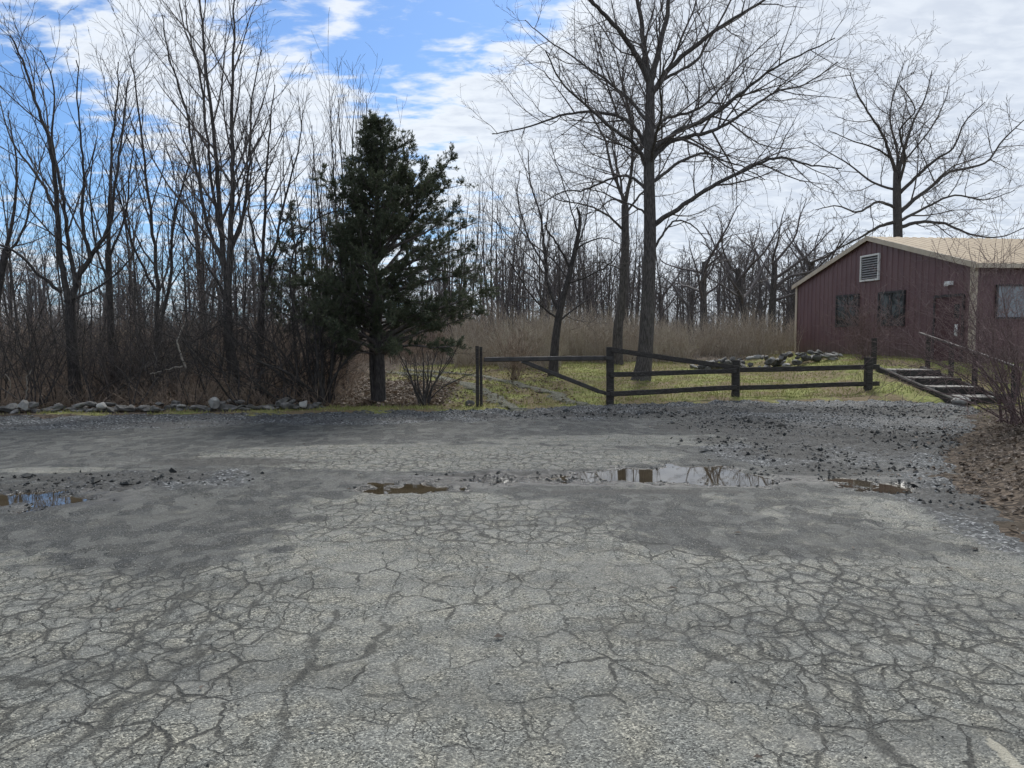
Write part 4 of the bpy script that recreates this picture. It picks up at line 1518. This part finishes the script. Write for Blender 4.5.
hand_tree('tree', 'straight thin bare tree rising just right of the wide V fork', LB_, 118, 18.5,
          [(112, 400), (112, 350), (110, 300), (108, 250)], (.09, .07),
          [([(108, 252), (110, 200), (112, 150), (117, 100), (118, 62)], .055, .01, .2), ([(110, 290), (95, 240), (90, 190), (96, 140)], .035, .01, -.6),
           ([(108, 260), (125, 215), (130, 170), (138, 120)], .035, .01, .7)], TL, 53, M['bark_dark'], M['twig'])
hand_tree('tree', 'pair of grey stems crossing midway between the V forked tree and the tallest slim tree', LB_, 158, 19,
          [(162, 398), (160, 370), (157, 330)], (.11, .09),
          [([(157, 332), (156, 270), (150, 210), (143, 150), (135, 85), (130, 55)], .06, .01, .2), ([(158, 335), (170, 280), (174, 215), (190, 160), (195, 100)], .055, .01, .5),
           ([(155, 290), (135, 250), (120, 200), (112, 160)], .04, .01, -.8)], TL, 54, M['bark_dark'], M['twig'])
hand_tree('tree', 'bare tree with brushy upright top between the tallest slim tree and the cedar', LB_, 262, 18.6,
          [(258, 400), (260, 350), (262, 300)], (.10, .08),
          [([(262, 302), (264, 240), (266, 180), (270, 130), (275, 85)], .055, .01, .2), ([(262, 300), (275, 250), (285, 200), (298, 150), (303, 110)], .045, .01, -.5),
           ([(263, 270), (250, 220), (248, 170), (240, 120)], .04, .01, .8)], TL, 55, M['bark_dark'], M['twig'])
sapl = hand_tree('tree', 'clump of thin upright saplings rising behind the left side of the cedar', 'saplings', 345, 20.5,
          [(345, 395), (345, 380), (345, 360)], (.10, .09),
          [([(345, 365), (340, 260), (334, 180), (330, 100)], .045, .008, .1), ([(345, 365), (346, 260), (342, 170), (338, 98)], .045, .008, .6), ([(346, 365), (352, 260), (352, 170), (354, 112)], .045, .008, -.4),
           ([(346, 365), (360, 260), (366, 180), (366, 95)], .045, .008, .3), ([(345, 365), (330, 280), (318, 200), (312, 125)], .04, .008, -.5), ([(346, 360), (370, 290), (384, 220), (392, 150)], .035, .008, .9)],
          [dict(TL[0], c=2.2, a=(12, 28), up=.2), dict(TL[1], c=2.2), ], 56, M['bark_dark'], M['twig'])

# --- eastern red cedar
def cedar(px, Y, H_, prof, seed, label, lean=0.0, nl=120, dens=1.0, tr=.13, low=.9, trunkpx=None):
    r = random.Random(seed)
    bx = X_at(px, Y)
    root = empty('cedar_tree', (bx, Y, H(bx, Y) - .03)); tag(root, label, 'cedar tree')
    T = Tubes(); B = Tubes()
    n = 12
    S = [(lean * (i / n) * H_ + .05 * math.sin(i * .9), .04 * math.cos(i * 1.3), -.1 + (H_ * .97 + .1) * i / n) for i in range(n + 1)]
    rr = [tr * (1 - i / n) ** .85 + .008 for i in range(n + 1)]
    rr[0] *= 1.35
    T.add(S, rr, 10)
    if low < 1.5:
        S2 = [(-.07, .02, -.1), (-.13, .03, .8), (-.12, .0, 1.8), (-.05, 0, 2.8)]
        T.add(smooth_line(S2, 4), [tr * .62 - .004 * i for i in range(13)], 8)
    sp = []
    for j in range(nl):
        t = (j + r.random()) / nl
        z = low + (H_ - low) * (t ** 1.18)
        f = z / H_ * n; a = min(int(f), n - 1); f -= a
        p = tuple(S[a][q] + (S[a + 1][q] - S[a][q]) * f for q in range(3))
        az = j * 2.399 + r.uniform(-.5, .5)
        rl, rr_ = np.interp(z / H_, prof[0], prof[1]), np.interp(z / H_, prof[0], prof[2])
        w = .5 + .5 * math.cos(az)
        L = (rl * (1 - w) + rr_ * w) * r.choice([.6, .8, .95, 1.0, 1.05, 1.12] if z / H_ < .6 else [.4, .65, .9, 1.0, 1.15, 1.35]) * (1 if r.random() > .1 else .5)
        el = R(r.uniform(8, 38)) + .35 * (z / H_)
        d = (math.cos(az) * math.cos(el), math.sin(az) * math.cos(el), math.sin(el))
        pts = [p]; q = p; nn = 7
        for k in range(nn):
            d = vnorm((d[0] + r.gauss(0, .09), d[1] + r.gauss(0, .09), d[2] + r.gauss(0, .08) + (.05 if k > 3 else -.05)))
            q = tuple(q[m] + d[m] * L / nn for m in range(3)); pts.append(q)
        r0 = .006 + .014 * L
        rad = [r0 * (1 - k / (nn + .5)) + .003 for k in range(nn + 1)]
        B.add(pts, rad, 4)
        for m in range(int((6 + L * 9) * dens * (1 - .3 * sst(z / H_, .6, .9)))):
            tt = r.uniform(.22 if z / H_ < .7 else .05, 1.0) ** .75
            f = tt * nn; a = min(int(f), nn - 1); f -= a
            pp = tuple(pts[a][q_] + (pts[a + 1][q_] - pts[a][q_]) * f for q_ in range(3))
            dd = side_dir(vnorm(tuple(pts[a + 1][q_] - pts[a][q_] for q_ in range(3))), R(r.uniform(20, 75)), r.uniform(0, 6.28))
            dd = vnorm((dd[0], dd[1], dd[2] + .3))
            l = r.uniform(.18, .48) * (1 - .35 * tt) * (1 if L > .6 else .7)
            e = tuple(pp[q_] + dd[q_] * l for q_ in range(3))
            B.add([pp, tuple((pp[q_] + e[q_]) / 2 + r.gauss(0, .012) for q_ in range(3)), e], [.005, .004, .002], 3)
            for k in range(int(5 + l * 14)):
                u = r.uniform(.15, 1.05)
                c = tuple(pp[q_] + (e[q_] - pp[q_]) * u + r.gauss(0, .018) for q_ in range(3))
                sp.append((c, dd, .028 + .036 * r.random()))
    # foliage sprays: each a few narrow scale-leaf twiglets fanned round its shoot
    rn = np.random.default_rng(seed)
    C = np.array([s[0] for s in sp]); D = np.array([s[1] for s in sp]); SZ = np.array([s[2] for s in sp])
    K = 12
    C = np.repeat(C, K, 0); D = np.repeat(D, K, 0); SZ = np.repeat(SZ, K) * rn.uniform(.7, 1.5, len(C))
    dr = D + rn.normal(0, .55, C.shape); dr[:, 2] += .15; dr /= np.linalg.norm(dr, axis=1, keepdims=True)
    sd = np.cross(dr, rn.normal(0, 1, C.shape)); sd /= np.linalg.norm(sd, axis=1, keepdims=True)
    W = (SZ * rn.uniform(.07, .14, len(C)))[:, None] * sd
    C = C + rn.normal(0, .012, C.shape)
    A = C - W * .4; Bq = C + dr * SZ[:, None] * .55 + W; Cq = C + dr * SZ[:, None] * 1.15; Dq = C + dr * SZ[:, None] * .5 - W
    V = np.stack([A, Bq, Cq, Dq], 1).reshape(-1, 3)
    f = np.arange(len(C) * 4).reshape(-1, 4)
    T.build('trunk', M['bark_dark'], root)
    B.build('branches', M['twig'], root)
    mesh_np('crown', V, f, M['cedar'], root, smooth=False)
    return root, len(C)


prof = ([0, .12, .25, .4, .55, .64, .72, .8, .9, 1.0], [1.1, 1.6, 1.7, 1.5, 1.25, 1.0, .8, .6, .40, .12], [1.9, 2.6, 2.75, 2.6, 2.35, 2.0, 1.45, .9, .50, .15])
print('cedar', cedar(378, 17.2, 6.45, prof, 61, 'large dark green cedar standing alone at the edge of the lot', lean=-.005, nl=200, dens=1.2, tr=.135, low=1.2))
prof2 = ([0, .3, .6, .9, 1.0], [.3, .9, .8, .35, .1], [.3, .9, .8, .35, .1])
print('cedar2', cedar(296, 18.6, 4.7, prof2, 62, 'small thin straggly evergreen half hidden among bare stems left of the large cedar', nl=46, dens=.6, tr=.05, low=1.6))

# --- shrubs
SH = [dict(n=7, g=.10, up=.02, sides=5, tip=.25),
      dict(n=5, c=3.6, a=(25, 60), ratio=.5, g=.14, up=.04, t0=.2, fall=.4, sides=3, tip=.3, rr=.6, rk=.009),
      dict(n=4, c=5.5, a=(25, 60), ratio=.55, g=.18, up=.04, t0=.1, fall=.3, sides=3, tip=.4, rr=.7, rk=.008)]


def shrub(name, label, cat, x, Y, stems, hgt, rad, spread, seed, mat, arch=0.0, levels=None, rmin=.003, group=None, bias=(0, 0), link_parts=True, base_r=.12):
    r = random.Random(seed)
    root = empty(name, (x, Y, H(x, Y) - .02)); tag(root, label, cat, group)
    T = Tubes(); C = Tubes()
    lv = [dict(s) for s in (levels or SH)]
    for k in range(stems):
        az = k * 2.4 + r.uniform(-.6, .6); el = R(r.uniform(90 - spread, 88))
        d = vnorm((math.cos(az) * math.cos(el) + bias[0], math.sin(az) * math.cos(el) + bias[1], math.sin(el)))
        lv[0]['up'] = -arch * r.uniform(.3, 1.2)
        grow(T, r, (r.uniform(-base_r, base_r), r.uniform(-base_r, base_r), 0), d, hgt * r.uniform(.65, 1.15), rad * r.uniform(.6, 1.1), lv, 0, rmin, C)
    T.build('stems', mat, root)
    if C.n: C.build('twigs', mat, root)
    return root


shrub('shrub', 'spreading bare shrub growing under the right side of the large cedar', 'bush', X_at(424, 16.6), 16.6, 13, 1.5, .026, 36, 70, M['bark_dark'], .02, levels=[dict(SH[0], g=.13), dict(SH[1], c=4.6), dict(SH[2], c=6.5)])
shrub('shrub', 'clump of thick dark leaning stems at the right end of the stone wall', 'bush', X_at(322, 16.5), 16.5, 11, 2.3, .055, 34, 71, M['bark_dark'], .01, bias=(-.18, 0))
shrub('shrub', 'pale brown bare bush in front of the two windows of the red building', 'bush', 10.75, 23.2, 34, 1.9, .012, 50, 72, M['twig_red'], .02, rmin=.004)
shrub('shrub', 'small brown leafless bush at the foot of the leaning broken tree', 'bush', X_at(515, 22.3), 22.3, 30, 1.5, .011, 40, 73, M['brush'], .0, rmin=.004)
shrub('shrub', 'large arching thorny bush leaning in at the right edge above the dead leaves', 'bush', 8.1, 12.0, 34, 2.8, .014, 60, 74, M['twig_red'], .07, bias=(-.22, -.05), base_r=.3, rmin=.0028)
shrub('shrub', 'reddish bare bush between the handrail and the right edge', 'bush', 11.1, 14.8, 22, 2.3, .013, 46, 75, M['twig_red'], .04, bias=(-.12, 0), base_r=.3)
shrub('shrub', 'low dark shrub with long runners lying over the leaf heap', 'bush', 7.7, 9.8, 9, 1.2, .010, 80, 76, M['bark_dark'], .05, bias=(-.3, 0), base_r=.35)


# arching vines left of the cedar and a bleached dead branch
def single(name, label, cat, lines, Y, mat, levels=None, seed=1, rmin=.003):
    r = random.Random(seed)
    p0 = at(lines[0][0][0][0], lines[0][0][0][1], Y)
    org = Vector((p0.x, Y, H(p0.x, Y)))
    root = empty(name, org); tag(root, label, cat)
    T = Tubes(); C = Tubes()
    for pl, r0, r1, dY in lines:
        pts, rad, L = limb(T, r, pxline(pl, Y, dY, org), r0, r1, 6, .012)
        if levels: kids(C, r, pts, rad, L, levels, 0, rmin)
    T.build('stems', mat, root)
    if C.n: C.build('twigs', mat, root)


VT = [dict(SH[1], c=3.0, a=(30, 80), lmax=.8), dict(SH[2], c=4)]
single('vine', 'tangle of arching dark vines hanging left of the cedar trunk', 'vine',
       [([(318, 402), (300, 340), (290, 270), (310, 225), (345, 210), (370, 230), (368, 280)], .028, .01, .4), ([(330, 402), (345, 330), (340, 260), (318, 232), (292, 240), (278, 290)], .024, .008, -.3),
        ([(312, 402), (280, 350), (250, 330), (225, 322), (190, 345)], .03, .012, -.5), ([(335, 400), (318, 330), (305, 270), (330, 240), (362, 250), (380, 300)], .02, .008, .6)], 16.9, M['bark_dark'], VT, 80)
single('vine', 'long arching stems sweeping left over the brush from the leaning clump', 'vine',
       [([(315, 402), (285, 378), (245, 350), (215, 318), (180, 310)], .034, .012, -.6), ([(306, 402), (270, 365), (240, 318), (205, 290), (178, 270)], .03, .01, .4),
        ([(300, 402), (262, 392), (225, 375), (190, 362), (165, 368)], .022, .008, -.4)], 16.7, M['bark_dark'], VT, 81)
single('dead_branch', 'bleached broken branch propped among the brown brush behind the wall', 'branch',
       [([(186, 368), (180, 352), (178, 338), (184, 325)], .022, .012, .1), ([(183, 366), (165, 370), (150, 374)], .016, .008, -.3)], 16.4, M['pale_wood'], None, 82)
single('dead_branch', 'thin pale dead stem leaning behind the left end of the wall', 'branch',
       [([(24, 404), (27, 392), (26, 378), (32, 370)], .014, .008, .1), ([(5, 374), (10, 384), (6, 400)], .012, .006, .1)], 16.2, M['pale_wood'], None, 83)


# --- general trees, copied
def proto_tree(name, seed, hgt, kind, mat, tmat, rmin):
    r = random.Random(seed)
    root = empty(name, (0, 0, 0))
    T = Tubes(); C = Tubes()
    if kind == 'slim':
        lv = [dict(n=9, g=.035, up=.03, sides=7, tip=.12),
              dict(n=7, c=1.6, a=(22, 48), ratio=.38, g=.08, up=.10, t0=.25, fall=.45, sides=4, tip=.2, rr=.6, rk=.013),
              dict(n=4, c=2.2, a=(22, 50), ratio=.45, g=.13, up=.08, t0=.15, fall=.4, sides=3, tip=.3, rr=.6, rk=.011),
              dict(n=3, c=2.6, a=(22, 50), ratio=.5, g=.16, up=.08, t0=.15, fall=.3, sides=3, tip=.4, rr=.7, rk=.01)]
        ns = r.choice([1, 2, 3])
        for k in range(ns):
            a = r.uniform(0, 6.28); tl = 0 if ns == 1 else .12
            grow(T, r, (r.uniform(-.1, .1), r.uniform(-.1, .1), -.1), vnorm((math.cos(a) * tl, math.sin(a) * tl, 1)), hgt * r.uniform(.85, 1), .0088 * hgt, lv, 0, rmin, C)
    else:
        lv = [dict(n=6, g=.05, up=.03, sides=8, tip=.6),
              dict(n=8, k=9, a=(25, 68), ratio=1.15, g=.15, up=.04, t0=.5, fall=.25, sides=5, tip=.2, rr=.7, rk=.022),
              dict(n=5, c=1.8, a=(28, 65), ratio=.5, g=.17, up=.04, t0=.15, fall=.4, sides=3, tip=.25, rr=.6, rk=.015),
              dict(n=4, c=2.6, a=(25, 60), ratio=.5, g=.19, up=.04, t0=.15, fall=.3, sides=3, tip=.3, rr=.6, rk=.012),
              dict(n=3, c=3.2, a=(25, 60), ratio=.5, g=.2, up=.05, t0=.15, fall=.3, sides=3, tip=.4, rr=.7, rk=.01)]
        grow(T, r, (0, 0, -.1), (0, 0, 1), hgt * .48, .024 * hgt, lv, 0, rmin, C)
    T.build('trunk', mat, root); C.build('crown', tmat, root)
    return root, T.n + C.n


slims = [proto_tree('tree', 200 + k, [8.5, 9.5, 7.5, 8, 9, 7][k], 'slim', M['bark_dark'], M['twig'], .005) for k in range(6)]
oaks = [proto_tree('tree', 300 + k, [9, 8, 10, 8.5][k], 'oak', M['bark'], M['twig_far'], .008) for k in range(4)]
print([s[1] for s in slims], [s[1] for s in oaks])
used = set()


def plant(kind, idx, x, y, rz, s, label, group):
    root = (slims if kind == 's' else oaks)[idx][0]
    if (kind, idx) in used:
        root = copy_tree(root)
    used.add((kind, idx))
    root.location = (x, y, H(x, y) - .03); root.rotation_euler = (0, 0, rz); root.scale = (s * .78, s * .78, s) if kind == 's' else (s, s, s)
    tag(root, label, 'bare tree', group)


rt_ = random.Random(99)
# wood on the left
done = []
for i in range(400):
    if len(done) >= 28: break
    Y = rt_.uniform(19.5, 40); px = rt_.uniform(-60, 345)
    x = X_at(px, Y)
    if any(math.hypot(x - a, Y - b) < 1.7 for a, b in done): continue
    done.append((x, Y))
    top = 110 + 120 * rt_.random()
    hh_ = (333 - top) / F * Y + 1.5
    k = rt_.randrange(6)
    plant('s', k, x, Y, rt_.uniform(0, 6.28), min(1.25, max(.6, hh_ / [8.5, 9.5, 7.5, 8, 9, 7][k])),
          'slender grey bare tree deep in the wood behind the stone wall, one of many alike', 'bare trees of the left wood')
# behind the cedar and barrier
done = []
for i in range(400):
    if len(done) >= 34: break
    Y = rt_.uniform(31, 52); px = rt_.uniform(440, 680)
    x = X_at(px, Y)
    if any(math.hypot(x - a, Y - b) < 1.6 for a, b in done): continue
    done.append((x, Y))
    top = 160 + 80 * rt_.random() + (30 if px > 560 else 0)
    k = rt_.randrange(6)
    plant('s', k, x, Y, rt_.uniform(0, 6.28), max(.5, ((333 - top) / F * Y + 1.2) / [8.5, 9.5, 7.5, 8, 9, 7][k]),
          'thin distant bare tree in the wood beyond the barrier, one of many alike', 'bare trees beyond the barrier')
for px, Y, top, k, lab in [(704, 40, 205, 0, 'round crowned bare tree right of the tallest tree, nearest to its trunk'),
                           (746, 42, 215, 1, 'bare tree with crooked limbs above the left half of the stone heap'),
                           (772, 46, 205, 2, 'bare tree with a twisted crown just left of the red building'),
                           (812, 50, 205, 3, 'distant bare tree peeping over the left slope of the roof')]:
    plant('o', k, X_at(px, Y), Y, k * 1.3, ((333 - top) / F * Y + 1) / [9, 8, 10, 8.5][k] * 1.25, lab, 'round crowned trees left of the building')
for px, Y, top, k in [(690, 58, 225, 2), (728, 60, 220, 3), (792, 64, 215, 0), (835, 62, 222, 1), (665, 62, 230, 1), (590, 62, 225, 0), (540, 66, 222, 3)]:
    plant('o', k, X_at(px, Y), Y, k * 2.3 + px, ((333 - top) / F * Y + 1) / [9, 8, 10, 8.5][k] * .95, 'small far bare tree in the rear row of the wood, one of several alike', 'rear row of bare trees')

# --- thicket shrubs behind the wall
pr_s = []
for k in range(5):
    s_ = shrub('shrub', 'x', 'bush', 0, 0, 26, [2.1, 1.8, 2.4, 1.6, 2.0][k], .013, 55, 400 + k, M['brush'] if k % 2 else M['twig'], .06, rmin=.0035, base_r=.45,
               levels=[dict(SH[0]), dict(SH[1], c=3.0), dict(SH[2], c=3.4)])
    pr_s.append([s_, False])
n_s = 0
for i in range(28):
    Y = 17.6 + (i % 4) * 1.7 + rt_.uniform(-.4, .5)
    px = -50 + 400 * ((i * .618034) % 1.0)
    if px > 345 and Y < 18: continue
    x = X_at(px, Y)
    k = i % 5
    root = pr_s[k][0]
    if pr_s[k][1]: root = copy_tree(root)
    pr_s[k][1] = True
    sc_ = rt_.uniform(.8, 1.25)
    root.location = (x, Y, H(x, Y) - .02); root.rotation_euler = (0, 0, rt_.uniform(0, 6.28)); root.scale = (sc_, sc_, sc_ * rt_.uniform(.8, 1.1))
    tag(root, 'tangled bare brown shrub in the thicket behind the stone wall, one of many alike', 'bush', 'thicket shrubs behind the stone wall')


# --- dark many stemmed shrubs in front of the thicket
pr_t = []
for k in range(4):
    s_ = shrub('shrub', 'x', 'bush', 0, 0, 6, [3.0, 2.6, 3.4, 2.2][k], .017, 46, 450 + k, M['bark_dark'], .035, rmin=.0035, base_r=.2,
               levels=[dict(SH[0], g=.09), dict(SH[1], c=2.6), dict(SH[2], c=3.4)])
    pr_t.append([s_, False])
for i in range(24):
    px = -30 + 355 * ((i * .618034 + .2) % 1.0)
    Y = 16.2 + (i % 3) * .7 + rt_.uniform(-.2, .3)
    x = X_at(px, Y); k = i % 4
    root = pr_t[k][0]
    if pr_t[k][1]: root = copy_tree(root)
    pr_t[k][1] = True
    sc_ = rt_.uniform(.75, 1.2)
    root.location = (x, Y, H(x, Y) - .02); root.rotation_euler = (0, 0, rt_.uniform(0, 6.28)); root.scale = (sc_,) * 3
    tag(root, 'dark bare shrub of few arching stems close behind the stone wall, among others alike', 'bush', 'arching shrubs close behind the stone wall')


# --- undergrowth masses
def stems_mass(name, label, area, N, hr_, lean, rad, mat, seed, kidsn=2):
    r = random.Random(seed)
    T = Tubes()
    for i in range(N):
        x, y = area(r)
        if x is None: continue
        z = H(x, y) - .03
        h = r.uniform(*hr_) * (1 if y > 17.5 else .55) * (1 + .33 * float(fnoise(x, y, .16, 3, 6)))
        a = r.uniform(0, 6.28); l = abs(r.gauss(0, lean))
        d = vnorm((math.cos(a) * l, math.sin(a) * l, 1))
        pts = [(x, y, z)]; p = pts[0]
        for k in range(4):
            d = vnorm((d[0] + r.gauss(0, .10), d[1] + r.gauss(0, .10), d[2] - lean * .15))
            p = (p[0] + d[0] * h / 4, p[1] + d[1] * h / 4, max(z, p[2] + d[2] * h / 4)); pts.append(p)
        T.add(pts, [rad, rad * .85, rad * .7, rad * .5, rad * .3], 3)
        for k in range(kidsn):
            a_ = r.randrange(1, 4); q = pts[a_]
            dd = side_dir(d, R(r.uniform(20, 55)), r.uniform(0, 6.28)); l_ = h * r.uniform(.15, .35)
            T.add([q, tuple(q[m] + dd[m] * l_ for m in range(3))], [rad * .6, rad * .25], 3)
    o = T.build(name, mat)
    return tag(o, label, kind='stuff')


def area_c(r):
    while True:
        Y = 25.5 + 9 * r.random(); px = r.uniform(455, 880)
        x = X_at(px, Y)
        if px < 500 and Y < 27: continue
        if px > 560 and Y < 28.2: continue
        if px > 690 and Y < 29.5: continue
        if x > 11.2 and Y < 33: continue
        if abs(x - (-2.8 - (Y - 24.5) * .8)) < 1.3: continue
        if r.random() > .62 + .5 * float(fnoise(x, Y, .22, 3, 4)): continue
        return x, Y


stems_mass('undergrowth', 'tall dry tan weeds and brush filling the space behind the lawn', area_c, 7500, (.6, 2.0), .26, .0075, M['stem_tan'], 500, 3)


def area_l(r):
    Y = 15.9 + 15 * r.random() ** 1.2; px = r.uniform(-70, 360)
    x = X_at(px, Y)
    if px > 335 and Y < 22: return None, None
    return x, Y


stems_mass('undergrowth', 'dense brown briars and dead stems on the floor of the left wood', area_l, 6500, (.4, 1.6), .8, .0055, M['brush'], 501, 3)


def area_s(r):
    Y = r.uniform(30, 50); px = r.uniform(-80, 480)
    return X_at(px, Y), Y


stems_mass('undergrowth', 'dim grey brown brush deep in the wood', area_s, 5500, (1.0, 2.4), .3, .010, M['brush'], 502, 2)


def area_v(r):
    t = r.random()
    x = -6 + 22 * t
    return x, float(np.interp(x, EX, EY)) + .25 + abs(r.gauss(0, .2)) if x < 8.6 else None


# --- far wood
def far_wood():
    r = random.Random(700)
    T = Tubes()
    lv = [dict(n=5, g=.04, up=.04, sides=5, tip=.35),
          dict(n=4, k=13, a=(22, 55), ratio=.42, g=.12, up=.08, t0=.22, fall=.4, sides=3, tip=.3, rr=.6, rk=.016),
          dict(n=3, k=6, a=(22, 55), ratio=.5, g=.15, up=.06, t0=.15, fall=.3, sides=3, tip=.3, rr=.6, rk=.013),
          dict(n=2, k=3, a=(22, 55), ratio=.55, g=.15, up=.06, t0=.2, fall=.3, sides=3, tip=.4, rr=.7, rk=.012)]
    for i in range(300):
        Y = r.uniform(52, 95); px = r.uniform(-250, 1250)
        if i % 4 == 0: px = r.uniform(430, 900)
        x = X_at(px, Y)
        hgt = r.uniform(.07, .125) * Y
        a = len([0])
        sub = Tubes()
        grow(sub, r, (x, Y, H(x, Y) - .1), (0, 0, 1), hgt, .013 * hgt + .03, lv, 0, .012)
        for key, lst in sub.g.items():
            T.g.setdefault(key, []).extend(lst)
    o = T.build('woods', M['twig_far'])
    tag(o, 'far off bare wood closing the view', kind='stuff')
    return len(o.data.polygons)


print('far', far_wood())


def area_f(r):
    Y = r.uniform(40, 75); px = r.uniform(-200, 1250)
    return X_at(px, Y), Y


stems_mass('undergrowth', 'low far brush under the distant wood', area_f, 14000, (1.2, 3.2), .25, .016, M['twig_far'], 503, 2)

# ------------------------------------------------------------------ render settings
SC.view_settings.view_transform = 'Standard'
SC.view_settings.look = 'None'
SC.view_settings.exposure = 0.40
SC.view_settings.gamma = 1.0
SC.render.resolution_x, SC.render.resolution_y = 1024, 768
SC.cycles.use_denoising = True
SC.cycles.use_adaptive_sampling = True
SC.cycles.adaptive_threshold = .02
SC.cycles.max_bounces = 4
SC.cycles.use_light_tree = False
SC.world.cycles.sampling_method = 'MANUAL'
SC.world.cycles.sample_map_resolution = 512
SC.cycles.diffuse_bounces = 2
SC.cycles.glossy_bounces = 3
SC.cycles.transparent_max_bounces = 6
SC.render.film_transparent = False
